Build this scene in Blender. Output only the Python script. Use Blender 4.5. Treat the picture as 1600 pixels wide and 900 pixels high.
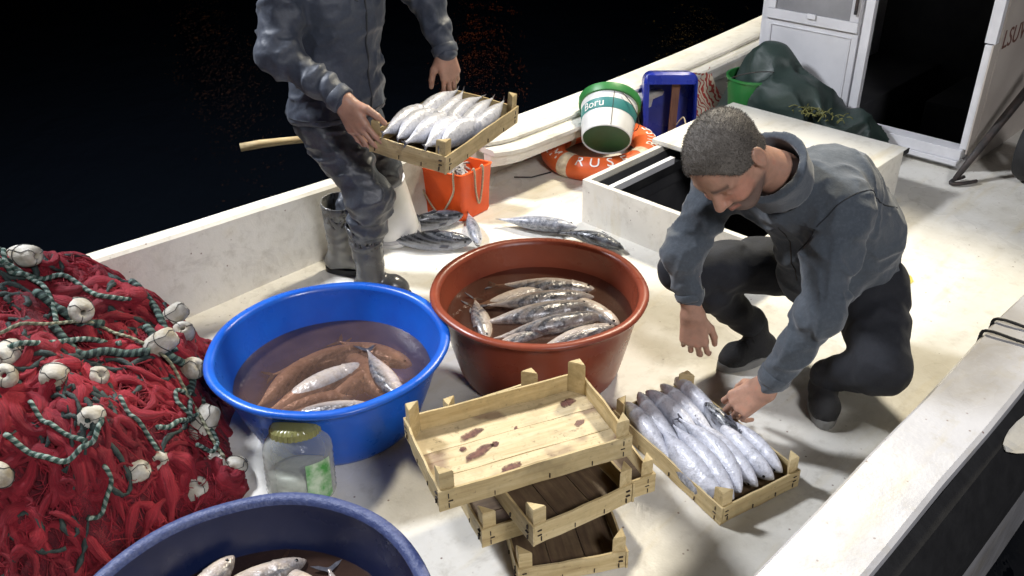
import bpy, bmesh, math, random
import numpy as np
from mathutils import Vector, Matrix, Euler, noise as mnoise

scene = bpy.context.scene
for o in list(bpy.data.objects):
    bpy.data.objects.remove(o, do_unlink=True)
COL = scene.collection
R = math.radians
PI = math.pi

# ------------------------------------------------------------------ camera
CAM_H = 1.95
cam_data = bpy.data.cameras.new('camera')
cam_data.sensor_width = 36.0
cam_data.lens = 31.5
cam_data.clip_end = 2000
cam_data.clip_start = 0.05
cam = bpy.data.objects.new('camera', cam_data)
COL.objects.link(cam)
_p, _r = R(31.0), R(1.5)
_F = Vector((0, math.cos(_p), -math.sin(_p)))
_R0 = Vector((1, 0, 0)); _U0 = _R0.cross(_F)
_Rv = math.cos(_r) * _R0 - math.sin(_r) * _U0
_Uv = math.sin(_r) * _R0 + math.cos(_r) * _U0
cam.matrix_world = Matrix(((_Rv.x, _Uv.x, -_F.x, 0), (_Rv.y, _Uv.y, -_F.y, 0), (_Rv.z, _Uv.z, -_F.z, CAM_H), (0, 0, 0, 1)))
scene.camera = cam

# ------------------------------------------------------------------ night sky
world = bpy.data.worlds.new('World')
scene.world = world
world.use_nodes = True
wn = world.node_tree
bg = wn.nodes['Background']
sky = wn.nodes.new('ShaderNodeTexSky')
sky.sky_type = 'NISHITA'
sky.sun_disc = False
sky.sun_elevation = R(-7.0)
sky.sun_rotation = R(120)
wn.links.new(sky.outputs[0], bg.inputs[0])
bg.inputs[1].default_value = 0.08

# ------------------------------------------------------------------ floodlights (stern, cabin mast) and an added fill light
def flood(name, loc, target, power, color, size):
    d = bpy.data.lights.new(name, 'AREA')
    d.shape = 'DISK'; d.size = size; d.energy = power; d.color = color
    o = bpy.data.objects.new(name, d); COL.objects.link(o)
    o.location = loc
    o.rotation_euler = (Vector(target) - Vector(loc)).to_track_quat('-Z', 'Y').to_euler()
    return o
flood('stern_floodlight', (-3.6, 4.3, 4.8), (0.2, 2.6, 0.3), 370, (0.90, 0.93, 1.0), 0.8)
flood('mast_floodlight', (1.75, 5.40, 3.9), (0.3, 2.4, 0.2), 215, (1.0, 0.90, 0.70), 0.5)
flood('fill_light', (2.4, -2.6, 5.0), (0.0, 2.6, 0.3), 215, (0.97, 0.96, 1.0), 1.4)  # added soft fill from behind the camera, not a lamp of the place

scene.view_settings.view_transform = 'Standard'
scene.view_settings.look = 'None'
scene.view_settings.exposure = 0.36
scene.view_settings.gamma = 1.0
scene.view_settings.use_curve_mapping = False
scene.cycles.use_denoising = True
scene.cycles.max_bounces = 8
scene.cycles.transparent_max_bounces = 12
scene.cycles.caustics_reflective = False
scene.cycles.caustics_refractive = False

# ------------------------------------------------------------------ mesh helpers
class MB:
    def __init__(s):
        s.v = []; s.f = []; s.m = []; s.uv = {}
    def add(s, verts, faces, mi=0):
        b = len(s.v)
        s.v += [tuple(v) for v in verts]
        for fc in faces:
            s.f.append(tuple(b + i for i in fc)); s.m.append(mi)
        return b
    def box(s, lo, hi, mi=0, M=None):
        (x0, y0, z0), (x1, y1, z1) = lo, hi
        vs = [Vector(q) for q in ((x0,y0,z0),(x1,y0,z0),(x1,y1,z0),(x0,y1,z0),(x0,y0,z1),(x1,y0,z1),(x1,y1,z1),(x0,y1,z1))]
        if M is not None: vs = [M @ q for q in vs]
        s.add(vs, [(0,3,2,1),(4,5,6,7),(0,1,5,4),(1,2,6,5),(2,3,7,6),(3,0,4,7)], mi)
    def loft(s, rings, mi=0, cap=True, closed=True):
        n = len(rings[0]); b = len(s.v)
        for r in rings: s.v += [tuple(q) for q in r]
        m = n if closed else n - 1
        for i in range(len(rings) - 1):
            for j in range(m):
                k = (j + 1) % n
                s.f.append((b + i*n + j, b + i*n + k, b + (i+1)*n + k, b + (i+1)*n + j)); s.m.append(mi)
        if cap and closed:
            s.f.append(tuple(b + j for j in range(n))[::-1]); s.m.append(mi)
            e = b + (len(rings) - 1) * n
            s.f.append(tuple(e + j for j in range(n))); s.m.append(mi)
    def tube(s, pts, r, n=8, mi=0, cap=True, uvs=None):
        pts = [Vector(p) for p in pts]
        L = len(pts)
        rr = r if hasattr(r, '__len__') else [r] * L
        T = []
        for i in range(L):
            a = pts[max(i-1, 0)]; b = pts[min(i+1, L-1)]
            t = (b - a)
            T.append(t.normalized() if t.length > 1e-9 else Vector((0,0,1)))
        u = T[0].orthogonal().normalized()
        rings = []; acc = 0; st = len(s.f)
        for i in range(L):
            u = (u - T[i] * u.dot(T[i]))
            u = u.normalized() if u.length > 1e-6 else T[i].orthogonal().normalized()
            w = T[i].cross(u)
            rings.append([pts[i] + (u * math.cos(2*PI*k/n) + w * math.sin(2*PI*k/n)) * rr[i] for k in range(n)])
        b = len(s.v)
        s.loft(rings, mi, cap)
        if uvs:
            d = [0.0]
            for i in range(1, L): d.append(d[-1] + (pts[i]-pts[i-1]).length)
            fi = st
            for i in range(L-1):
                for j in range(n):
                    s.uv[fi] = ((j/n, d[i]), ((j+1)/n, d[i]), ((j+1)/n, d[i+1]), (j/n, d[i+1])); fi += 1
    def lathe(s, prof, n=48, mi=0, M=None, wob=None, capb=False):
        rings = []
        for (r, z) in prof:
            ring = []
            for k in range(n):
                a = 2*PI*k/n
                q = wob(a, z) if wob else 1.0
                p = Vector((r*q*math.cos(a), r*q*math.sin(a), z))
                ring.append(M @ p if M is not None else p)
            rings.append(ring)
        s.loft(rings, mi, cap=capb)
    def build(s, name, mats, parent=None, smooth=True, angle=None, bevel=0, M=None):
        me = bpy.data.meshes.new(name)
        me.from_pydata(s.v, [], s.f)
        if not isinstance(mats, (list, tuple)): mats = [mats]
        for m in mats: me.materials.append(m)
        if len(mats) > 1: me.polygons.foreach_set('material_index', s.m)
        if s.uv:
            ul = me.uv_layers.new(name='UVMap')
            for fi, q in s.uv.items():
                p = me.polygons[fi]
                for li, c in zip(p.loop_indices, q): ul.data[li].uv = c
        me.update()
        if bevel:
            bm = bmesh.new(); bm.from_mesh(me)
            bmesh.ops.remove_doubles(bm, verts=bm.verts, dist=1e-6)
            ed = [e for e in bm.edges if len(e.link_faces) == 2 and e.calc_face_angle(0) > 0.6]
            bmesh.ops.bevel(bm, geom=ed, offset=bevel, segments=2, affect='EDGES', profile=0.7)
            bm.to_mesh(me); bm.free()
        if smooth:
            me.polygons.foreach_set('use_smooth', [True] * len(me.polygons))
            if angle: 
                me.set_sharp_from_angle(angle=angle)
        ob = bpy.data.objects.new(name, me)
        COL.objects.link(ob)
        if parent is not None: ob.parent = parent
        if M is not None: ob.matrix_local = M
        return ob

def empty(name, loc=(0,0,0), rot=(0,0,0), M=None):
    o = bpy.data.objects.new(name, None); COL.objects.link(o)
    o.empty_display_size = 0.1
    if M is not None: o.matrix_world = M
    else:
        o.location = loc; o.rotation_euler = rot
    return o
def tag(o, label=None, cat=None, group=None, kind=None):
    if label: o['label'] = label
    if cat: o['category'] = cat
    if group: o['group'] = group
    if kind: o['kind'] = kind
    return o
def copy_tree(o, parent=None):
    c = o.copy(); COL.objects.link(c)
    if parent is not None: c.parent = parent
    for ch in list(o.children): copy_tree(ch, c)
    return c
def smooth_path(pts, n=8):
    pts = [Vector(p) for p in pts]; out = []
    for i in range(len(pts) - 1):
        p0 = pts[max(i-1,0)]; p1 = pts[i]; p2 = pts[i+1]; p3 = pts[min(i+2, len(pts)-1)]
        for k in range(n):
            t = k / n
            out.append(0.5*((2*p1) + (p2-p0)*t + (2*p0-5*p1+4*p2-p3)*t*t + (3*p1-p0-3*p2+p3)*t**3))
    out.append(pts[-1])
    return out
def text_mesh(txt, size, depth=0.0015):
    cu = bpy.data.curves.new('txt', 'FONT'); cu.body = txt; cu.size = size; cu.extrude = depth
    cu.align_x = 'CENTER'; cu.align_y = 'CENTER'
    cu.resolution_u = 3
    ob = bpy.data.objects.new('txt', cu); COL.objects.link(ob)
    dg = bpy.context.evaluated_depsgraph_get()
    me = bpy.data.meshes.new_from_object(ob.evaluated_get(dg))
    bpy.data.objects.remove(ob, do_unlink=True)
    return me

# ------------------------------------------------------------------ materials
def nmat(name):
    m = bpy.data.materials.new(name); m.use_nodes = True
    return m, m.node_tree, m.node_tree.nodes['Principled BSDF']
def nd(nt, typ, **kw):
    n = nt.nodes.new(typ)
    for k, v in kw.items():
        if k.startswith('i_'):
            key = k[2:]
            key = int(key) if key.isdigit() else key
            n.inputs[key].default_value = v
        else: setattr(n, k, v)
    return n
def coords(nt, kind='Object', scale=(1,1,1), rand=True):
    tc = nd(nt, 'ShaderNodeTexCoord')
    mp = nd(nt, 'ShaderNodeMapping'); mp.inputs['Scale'].default_value = scale
    nt.links.new(tc.outputs[kind], mp.inputs[0])
    if rand:
        oi = nd(nt, 'ShaderNodeObjectInfo')
        mu = nd(nt, 'ShaderNodeMath', operation='MULTIPLY'); mu.inputs[1].default_value = 37.0
        nt.links.new(oi.outputs['Random'], mu.inputs[0])
        nt.links.new(mu.outputs[0], mp.inputs['Location'])
    return mp.outputs[0]
def noise(nt, co, scale, detail=3, rough=0.55, dist=0):
    n = nd(nt, 'ShaderNodeTexNoise', i_Scale=scale, i_Detail=detail, i_Roughness=rough, i_Distortion=dist)
    nt.links.new(co, n.inputs['Vector'])
    return n.outputs['Fac']
def ramp(nt, fac, stops):
    r = nd(nt, 'ShaderNodeValToRGB')
    el = r.color_ramp.elements
    while len(el) > 1: el.remove(el[-1])
    el[0].position = stops[0][0]; el[0].color = c4(stops[0][1])
    for p, c in stops[1:]:
        e = el.new(p); e.color = c4(c)
    nt.links.new(fac, r.inputs[0])
    return r.outputs[0]
def c4(c):
    if not hasattr(c, '__len__'): return (c, c, c, 1)
    return (*c, 1) if len(c) == 3 else tuple(c)
def mix(nt, fac, a, b, mode='MIX'):
    m = nd(nt, 'ShaderNodeMix', data_type='RGBA', blend_type=mode)
    for sock, val in ((m.inputs[0], fac), (m.inputs[6], a), (m.inputs[7], b)):
        if isinstance(val, bpy.types.NodeSocket): nt.links.new(val, sock)
        elif sock == m.inputs[0]: sock.default_value = val
        else: sock.default_value = c4(val)
    return m.outputs[2]
def bump(nt, bs, height, strength=0.3, dist=0.01, prev=None):
    b = nd(nt, 'ShaderNodeBump', i_Strength=strength, i_Distance=dist)
    nt.links.new(height, b.inputs['Height'])
    if prev: nt.links.new(prev, b.inputs['Normal'])
    nt.links.new(b.outputs[0], bs.inputs['Normal'])
    return b.outputs[0]
def pbr(name, col, rough=0.5, col2=None, nscale=10, bscale=0, bstr=0.2, metal=0, spec=0.5, sheen=0, coat=0, stretch=(1,1,1), lo=0.35, hi=0.65, rvar=0):
    m, nt, bs = nmat(name)
    bs.inputs['Base Color'].default_value = c4(col)
    bs.inputs['Roughness'].default_value = rough
    bs.inputs['Metallic'].default_value = metal
    bs.inputs['Specular IOR Level'].default_value = spec
    bs.inputs['Sheen Weight'].default_value = sheen
    bs.inputs['Coat Weight'].default_value = coat
    co = coords(nt, scale=stretch)
    if col2 is not None:
        f = noise(nt, co, nscale, 5, 0.6)
        nt.links.new(ramp(nt, f, [(lo, col), (hi, col2)]), bs.inputs['Base Color'])
    if rvar:
        f2 = noise(nt, co, nscale*0.7+3, 4)
        nt.links.new(ramp(nt, f2, [(0.3, max(rough-rvar, 0.03)), (0.7, min(rough+rvar, 1))]), bs.inputs['Roughness'])
    if bscale:
        bump(nt, bs, noise(nt, co, bscale, 4), bstr, 0.01)
    return m

MAT = {}
def deck_mat(name, base, dirt, wet_dark=True, specks=True):
    m, nt, bs = nmat(name)
    co = coords(nt, rand=False)
    f1 = noise(nt, co, 1.6, 6, 0.65)
    c = ramp(nt, f1, [(0.3, dirt), (0.52, base), (0.8, [min(x*1.05, 0.9) for x in base])])
    f2 = noise(nt, co, 14, 5, 0.7)
    c = mix(nt, ramp(nt, f2, [(0.53, 0), (0.70, 0.42)]), c, (0.42, 0.39, 0.32))
    if specks:
        vo = nd(nt, 'ShaderNodeTexVoronoi', i_Scale=26.0, i_Randomness=1.0); nt.links.new(co, vo.inputs['Vector'])
        gate = noise(nt, co, 9, 2)
        s1 = ramp(nt, vo.outputs['Distance'], [(0.05, 1), (0.12, 0)])
        s2 = ramp(nt, gate, [(0.50, 0), (0.58, 0.85)])
        c = mix(nt, mix(nt, 1.0, s1, s2, 'MULTIPLY'), c, (0.13, 0.06, 0.04))
    f5 = noise(nt, co, 4.2, 5, 0.72, 1.2)
    c = mix(nt, ramp(nt, f5, [(0.58, 0), (0.70, 0.38)]), c, (0.36, 0.33, 0.28))
    f4 = noise(nt, coords(nt, scale=(0.5, 3.2, 1), rand=False), 3.0, 4, 0.6)
    c = mix(nt, ramp(nt, f4, [(0.55, 0), (0.75, 0.5)]), c, (0.56, 0.47, 0.27))
    nt.links.new(c, bs.inputs['Base Color'])
    if wet_dark:
        f3 = noise(nt, co, 2.2, 3)
        nt.links.new(ramp(nt, f3, [(0.42, 0.24), (0.58, 0.5)]), bs.inputs['Roughness'])
    else: bs.inputs['Roughness'].default_value = 0.42
    b = bump(nt, bs, noise(nt, co, 130, 3), 0.10 if specks else 0.05, 0.004)
    bump(nt, bs, noise(nt, co, 20, 3), 0.16, 0.010, prev=b)
    return m
MAT['deck'] = deck_mat('deck_paint', (0.71, 0.69, 0.63), (0.57, 0.54, 0.46))
MAT['hull'] = deck_mat('hull_paint', (0.70, 0.68, 0.62), (0.58, 0.55, 0.48), wet_dark=False)
MAT['gunwale'] = deck_mat('gunwale_paint', (0.54, 0.54, 0.56), (0.38, 0.37, 0.37), wet_dark=True, specks=True)
MAT['cabin'] = pbr('cabin_paint', (0.66, 0.66, 0.68), 0.4, (0.56, 0.56, 0.58), 3, 30, 0.08)
MAT['cabin_side'] = pbr('cabin_side_paint', (0.50, 0.45, 0.40), 0.5, (0.42, 0.37, 0.33), 3, 30, 0.08)
MAT['alu'] = pbr('painted_aluminium', (0.7, 0.7, 0.72), 0.35, (0.6, 0.6, 0.62), 8)
MAT['black'] = pbr('black_plastic', (0.012, 0.012, 0.014), 0.5, (0.03, 0.03, 0.03), 12)
MAT['rubber'] = pbr('rubber', (0.008, 0.008, 0.009), 0.75, (0.016, 0.016, 0.017), 20, 60, 0.2)
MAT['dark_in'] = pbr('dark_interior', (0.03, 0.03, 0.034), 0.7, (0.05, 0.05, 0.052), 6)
MAT['letter_red'] = pbr('lettering_paint', (0.13, 0.05, 0.035), 0.6)
MAT['letter_white'] = pbr('white_lettering', (0.75, 0.72, 0.68), 0.6)
MAT['white_plastic'] = pbr('white_plastic', (0.72, 0.72, 0.72), 0.35, (0.62, 0.62, 0.6), 8)
MAT['iron'] = pbr('dark_iron', (0.02, 0.02, 0.02), 0.55, (0.05, 0.035, 0.03), 30, 80, 0.3)

def wood_mat(name, a, b, c, stain=0.0):
    m, nt, bs = nmat(name)
    co = coords(nt, scale=(2.2, 26, 26))
    g = noise(nt, co, 2.0, 6, 0.65, 0.4)
    col = ramp(nt, g, [(0.25, c), (0.45, b), (0.65, a)])
    co2 = coords(nt)
    f = noise(nt, co2, 7, 4, 0.7)
    col = mix(nt, ramp(nt, f, [(0.48, 0), (0.72, 0.65)]), col, [x*0.5 for x in b])
    f = noise(nt, co2, 70, 4, 0.75)
    col = mix(nt, ramp(nt, f, [(0.60, 0), (0.70, 0.55)]), col, (0.12, 0.08, 0.045))
    if stain:
        f = noise(nt, co2, 5.0, 3, 0.5)
        col = mix(nt, ramp(nt, f, [(0.60, 0), (0.66, stain)]), col, (0.13, 0.055, 0.05))
        f = noise(nt, co2, 38, 3, 0.6)
        col = mix(nt, ramp(nt, f, [(0.64, 0), (0.72, stain*0.8)]), col, (0.10, 0.06, 0.035))
    nt.links.new(col, bs.inputs['Base Color'])
    bs.inputs['Roughness'].default_value = 0.62
    bump(nt, bs, g, 0.25, 0.003)
    return m
MAT['wood'] = wood_mat('crate_wood', (0.62, 0.50, 0.28), (0.52, 0.40, 0.20), (0.36, 0.25, 0.11))
MAT['wood_floor'] = wood_mat('crate_floor_wood', (0.66, 0.55, 0.35), (0.57, 0.46, 0.27), (0.38, 0.28, 0.14), stain=0.6)
MAT['wood_dark'] = wood_mat('dark_crate_wood', (0.16, 0.11, 0.06), (0.11, 0.07, 0.04), (0.05, 0.03, 0.02), stain=0.5)  # floor boards far darker than the plain crate floor
MAT['pole'] = wood_mat('pole_wood', (0.60, 0.48, 0.27), (0.5, 0.38, 0.2), (0.33, 0.24, 0.12))
MAT['nail'] = pbr('rusty_nail', (0.03, 0.02, 0.015), 0.7)
m, nt, bs = nmat('dried_blood')
tc = nd(nt, 'ShaderNodeTexCoord'); vm = nd(nt, 'ShaderNodeVectorMath', operation='SUBTRACT'); vm.inputs[1].default_value = (0.5, 0.5, 0.5)
nt.links.new(tc.outputs['Generated'], vm.inputs[0])
mpz = nd(nt, 'ShaderNodeMapping'); mpz.inputs['Scale'].default_value = (1, 1, 0); nt.links.new(vm.outputs[0], mpz.inputs[0])
ln = nd(nt, 'ShaderNodeVectorMath', operation='LENGTH'); nt.links.new(mpz.outputs[0], ln.inputs[0])
co = coords(nt); f = noise(nt, co, 70, 4, 0.65)
ma = nd(nt, 'ShaderNodeMath', operation='MULTIPLY_ADD'); ma.inputs[1].default_value = 0.75; nt.links.new(f, ma.inputs[0]); nt.links.new(ln.outputs['Value'], ma.inputs[2])
al = ramp(nt, ma.outputs[0], [(0.62, 0.92), (0.76, 0.65), (0.92, 0.0)])
nt.links.new(ramp(nt, f, [(0.35, (0.075, 0.028, 0.032)), (0.6, (0.19, 0.085, 0.065))]), bs.inputs['Base Color']); bs.inputs['Roughness'].default_value = 0.45
nt.links.new(al, bs.inputs['Alpha'])
MAT['blood'] = m

def plastic(name, col, col2, rough=0.32, bscale=40):
    m = pbr(name, col, rough, col2, 6, bscale, 0.06, coat=0.0, rvar=0.1)
    return m
MAT['blue'] = plastic('blue_plastic', (0.011, 0.125, 0.62), (0.014, 0.10, 0.54))
MAT['brown'] = plastic('brown_plastic', (0.27, 0.060, 0.030), (0.22, 0.050, 0.028))
MAT['navy'] = plastic('navy_plastic', (0.007, 0.014, 0.055), (0.010, 0.018, 0.065))
MAT['navy_rim'] = pbr('scuffed_lit_navy_rim', (0.035, 0.055, 0.17), 0.45, (0.085, 0.11, 0.24), 70, 120, 0.4)  # paler blue puts the lamp light on the rim into its colour
MAT['orange'] = plastic('orange_plastic', (0.80, 0.10, 0.012), (0.68, 0.075, 0.01), 0.5)
MAT['ring'] = plastic('life_ring_orange', (0.68, 0.13, 0.028), (0.55, 0.09, 0.02), 0.5)
MAT['green'] = plastic('green_plastic', (0.03, 0.20, 0.045), (0.025, 0.16, 0.04), 0.4)
MAT['dark_green'] = plastic('dark_green_plastic', (0.012, 0.055, 0.018), (0.016, 0.07, 0.022), 0.5)
MAT['teal'] = plastic('teal_label', (0.03, 0.17, 0.19), (0.04, 0.22, 0.2), 0.45)
MAT['navy_blue_can'] = plastic('blue_can_plastic', (0.012, 0.03, 0.32), (0.01, 0.02, 0.22), 0.3)
MAT['yellow'] = plastic('yellow_lid', (0.27, 0.26, 0.10), (0.20, 0.20, 0.08), 0.25)
MAT['twine'] = pbr('beige_twine', (0.48, 0.40, 0.27), 0.8, (0.3, 0.24, 0.16), 120)

def water_mat(name, body, a, bscale, bstr):
    m, nt, bs = nmat(name)
    co = coords(nt)
    out = nt.nodes['Material Output']
    f = noise(nt, co, 5, 3)
    nt.links.new(ramp(nt, f, [(0.35, [x*0.75 for x in body]), (0.7, [x*1.25 for x in body])]), bs.inputs['Base Color'])
    bs.inputs['Roughness'].default_value = 0.04
    bs.inputs['Specular IOR Level'].default_value = 0.5
    bump(nt, bs, noise(nt, co, bscale, 2), bstr, 0.01)
    tr = nd(nt, 'ShaderNodeBsdfTransparent'); tr.inputs[0].default_value = (0.80, 0.62, 0.52, 1)
    mx = nd(nt, 'ShaderNodeMixShader'); mx.inputs[0].default_value = a
    nt.links.new(tr.outputs[0], mx.inputs[1]); nt.links.new(bs.outputs[0], mx.inputs[2])
    nt.links.new(mx.outputs[0], out.inputs['Surface'])
    return m
MAT['bloody'] = water_mat('bloody_water', (0.21, 0.125, 0.09), 0.34, 16, 0.22)
MAT['bloody2'] = water_mat('dark_bloody_water', (0.10, 0.058, 0.042), 0.42, 16, 0.25)

# open sea at night
m, nt, bs = nmat('night_sea')
bs.inputs['Base Color'].default_value = (0.002, 0.003, 0.005, 1)
bs.inputs['Roughness'].default_value = 0.06
bs.inputs['Specular IOR Level'].default_value = 0.35
co = coords(nt, scale=(1, 0.6, 1), rand=False)
b0 = bump(nt, bs, noise(nt, co, 3.0, 4), 0.35, 0.10)
bump(nt, bs, noise(nt, co, 10.0, 2), 0.06, 0.02, prev=b0)
MAT['sea'] = m
# ------------------------------------------------------------------ sea
mb = MB()
mb.add([(-400,-400,-0.75),(400,-400,-0.75),(400,400,-0.75),(-400,400,-0.75)], [(0,1,2,3)])
sea = mb.build('sea', MAT['sea'], smooth=False); tag(sea, kind='structure')

# ------------------------------------------------------------------ the boat: s = along, t = across (local x, y)
boat = empty('fishing_boat', (0,0,0), (0,0,R(44)))
tag(boat, 'white painted wooden fishing boat with open deck, low bulwarks, hatch and cabin', 'boat')

HS0, HS1, HT0, HT1 = 2.92, 4.20, 1.58, 2.53
mb = MB()
for lo, hi in (((-2.5,0.5),(HS0,3.3)), ((HS0,0.5),(HS1,HT0)), ((HS0,HT1),(HS1,3.3)), ((HS1,0.5),(4.73,3.3)), ((4.73,0.5),(8,1.5)), ((4.73,2.70),(8,3.3))):
    (a, b), (c, d) = lo, hi
    n1 = max(1, int((c-a)/0.4)); n2 = max(1, int((d-b)/0.4))
    for i in range(n1):
        for j in range(n2):
            x0, x1 = a+(c-a)*i/n1, a+(c-a)*(i+1)/n1; y0, y1 = b+(d-b)*j/n2, b+(d-b)*(j+1)/n2
            mb.add([(x0,y0,0),(x1,y0,0),(x1,y1,0),(x0,y1,0)], [(0,1,2,3)])
deck = mb.build('deck', MAT['deck'], boat, smooth=False)

ZT = np.polyfit([-2.5,0.8,1.5,1.95,3.2,4.2,5.5,8.0], [0.50,0.372,0.343,0.325,0.290,0.297,0.355,0.56], 4)
def curve_at(tab, s): return float(np.polyval(tab, s))
def sweep(name, prof, s0, s1, mat, parent, n=64, bev=0, wobble=0.0, taper=0.0):
    mb = MB(); rings = []
    for i in range(n+1):
        s = s0 + (s1-s0)*i/n
        z = curve_at(ZT, s)
        w = wobble * mnoise.noise((s*2.3, 0, 3.1))
        e = taper*(1-min(1, max(0, (s-s0)/0.12))) if taper else 0
        rings.append([(s, (t + e if t < 3.06 else t) + w, (z + dz) if rel else dz) for (t, dz, rel) in prof])
    mb.loft(rings)
    return mb.build(name, mat, parent, smooth=False, bevel=bev)
# far bulwark, aft run: plain plank wall with a narrow top
sweep('bulwark', [(3.13,-0.02,0),(3.22,-0.9,0),(3.222,-0.0,1),(3.205,0.012,1),(3.142,0.012,1),(3.13,0.0,1)], -2.5, 2.80, MAT['hull'], boat, wobble=0.006)
# far bulwark, forward run: wall under a wide capping plank with a facing board
fb = sweep('bulwark', [(3.32,-0.02,0),(3.35,-0.9,0),(3.228,-0.03,1),(3.20,-0.03,1)], 2.80, 8, MAT['hull'], boat)
sweep('capping_plank', [(3.028,-0.028,1),(3.232,-0.028,1),(3.238,-0.012,1),(3.228,0.0,1),(3.038,0.0,1),(3.026,-0.010,1)], 2.80, 8, MAT['hull'], fb, taper=0.05)
sweep('capping_plank', [(2.945,-0.062,1),(3.055,-0.062,1),(3.055,-0.032,1),(2.955,-0.032,1),(2.943,-0.042,1)], 2.802, 7.95, MAT['hull'], fb, taper=0.06)
sweep('facing_board', [(2.982,-0.125,1),(3.03,-0.125,1),(3.03,-0.064,1),(2.982,-0.064,1)], 2.804, 7.9, MAT['hull'], fb, taper=0.05)
mb = MB(); mb.box((3.02,3.262,0.035),(3.045,3.31,0.085)); mb.build('scupper', MAT['black'], fb, smooth=False)
for i, s in enumerate((0.95, 1.62, 2.05)):
    mb = MB(); mb.box((s, 3.124, 0.02), (s+0.012, 3.131, 0.335)); 
mb = MB(); mb.tube([(3.06,3.13,0.006),(3.12,3.06,0.006),(3.24,3.03,0.006)], 0.004, 6); mb.build('cable', MAT['black'], deck)

# near bulwark: wide flat gunwale on the quay side
mb = MB(); rings = []
for i in range(31):
    s = -0.6 + 8.2*i/30
    w = 0.012*mnoise.noise((s*1.7, 5, 0)); t1 = 0.615 + w; t0 = 0.435 + 0.008*mnoise.noise((s*3.1, 9, 0))
    if s > 2.6: t1 += 0.004*(s-2.6)
    rings.append([(s,t1-0.02,-0.02),(s,t1,0.345),(s,t1+0.004,0.385),(s,t1-0.006,0.398),(s,t0+0.012,0.401),(s,t0,0.394),(s,t0,0.32),(s,t0+0.01,-0.9)])
mb.loft(rings)
nb = mb.build('gunwale', MAT['gunwale'], boat, smooth=True, angle=0.5)
mb = MB(); rings = []
for i in range(61):
    s = -0.6 + 8.2*i/60; j = 0.006*mnoise.noise((s*9, 2, 0))
    rings.append([(s,0.434,0.368+j),(s,0.40,0.345+j),(s,0.345+j,0.22),(s,0.345,0.10),(s,0.434,0.06)])
mb.loft(rings); mb.build('rubbing_strake', MAT['rubber'], nb, smooth=True, angle=0.5)
# torn flap of pale sheathing on the strake
mb = MB(); pts = []
for (s, w0, w1) in [(2.17,0,0.005),(2.20,-0.006,0.020),(2.24,-0.01,0.034),(2.29,-0.008,0.024),(2.33,-0.003,0.030),(2.37,0.0,0.018),(2.39,0.004,0.008)]:
    pts.append((s, w0, w1))
rings = []
for s, w0, w1 in pts:
    rings.append([(s,0.400-w0,0.352),(s,0.400-w1*1.3,0.342-w1*0.9),(s,0.394-w1*1.3,0.338-w1*0.9),(s,0.394-w0,0.346)])
mb.loft(rings); mb.build('torn_flap', MAT['hull'], nb, smooth=False)
for s, nm in ((2.585,'a'), (2.675,'b')):
    mb = MB()
    mb.tube(smooth_path([(s-0.01,0.626,0.30),(s,0.628,0.372),(s+0.002,0.616,0.410),(s+0.012,0.53,0.409),(s+0.02,0.44,0.408),(s+0.02,0.424,0.385),(s+0.02,0.40,0.36)], 4), 0.0055, 6)
    mb.build('lashing', MAT['black'], nb)

# hatch
hatch = empty('hatch'); hatch.parent = boat
T = 0.028
def hbox(name, lo, hi, mat, parent=hatch, bev=0.003):
    mb = MB(); mb.box(lo, hi); return mb.build(name, mat, parent, smooth=False, bevel=bev)
hbox('coaming_board', (HS0,HT0,-0.02), (HS0+T,HT1,0.22), MAT['hull'])
hbox('coaming_board', (HS1-T,HT0,-0.02), (HS1,HT1,0.22), MAT['hull'])
hbox('coaming_board', (HS0+T,HT0,-0.02), (HS1-T,HT0+T,0.22), MAT['hull'])
hbox('coaming_board', (HS0+T,HT1-T,-0.02), (HS1-T,HT1,0.22), MAT['hull'])
mb = MB()
x0,x1,y0,y1 = HS0+0.001,HS1-0.001,HT0+0.001,HT1-0.001
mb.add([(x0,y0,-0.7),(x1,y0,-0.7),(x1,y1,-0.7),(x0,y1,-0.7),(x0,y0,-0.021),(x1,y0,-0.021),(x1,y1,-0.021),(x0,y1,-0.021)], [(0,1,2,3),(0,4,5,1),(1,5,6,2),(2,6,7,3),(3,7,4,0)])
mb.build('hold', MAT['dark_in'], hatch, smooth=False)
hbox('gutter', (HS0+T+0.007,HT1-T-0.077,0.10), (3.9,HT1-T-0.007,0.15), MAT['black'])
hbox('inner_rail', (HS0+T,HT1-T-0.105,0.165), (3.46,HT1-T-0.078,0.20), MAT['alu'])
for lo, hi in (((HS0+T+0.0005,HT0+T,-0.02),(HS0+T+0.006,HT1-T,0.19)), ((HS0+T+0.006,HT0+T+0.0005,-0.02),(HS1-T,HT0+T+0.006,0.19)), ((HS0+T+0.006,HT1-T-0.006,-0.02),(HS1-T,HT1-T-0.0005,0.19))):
    hbox('shade_lining', lo, hi, MAT['dark_in'], bev=0)  # dark sheets put the shade of the unlit hatch into the colour
hbox('lid', (3.49,HT0-0.012,0.2215), (HS1+0.02,HT1+0.035,0.246), MAT['hull'], bev=0.006)
hbox('lid_corner', (HS1-0.035,HT0-0.016,0.222), (HS1+0.024,HT0-0.0125,0.2475), MAT['rubber'])
mb = MB(); mb.add([(3.42+0.05*math.cos(a)*(1+0.4*math.sin(3*a)), 1.16+0.028*math.sin(a)*(1+0.3*math.cos(2*a)), 0.002) for a in [2*PI*k/14 for k in range(14)]], [tuple(range(14))])
mb.build('paint_patch', pbr('yellow_paint_mark', (0.52,0.45,0.08), 0.6), deck, smooth=False)

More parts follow.
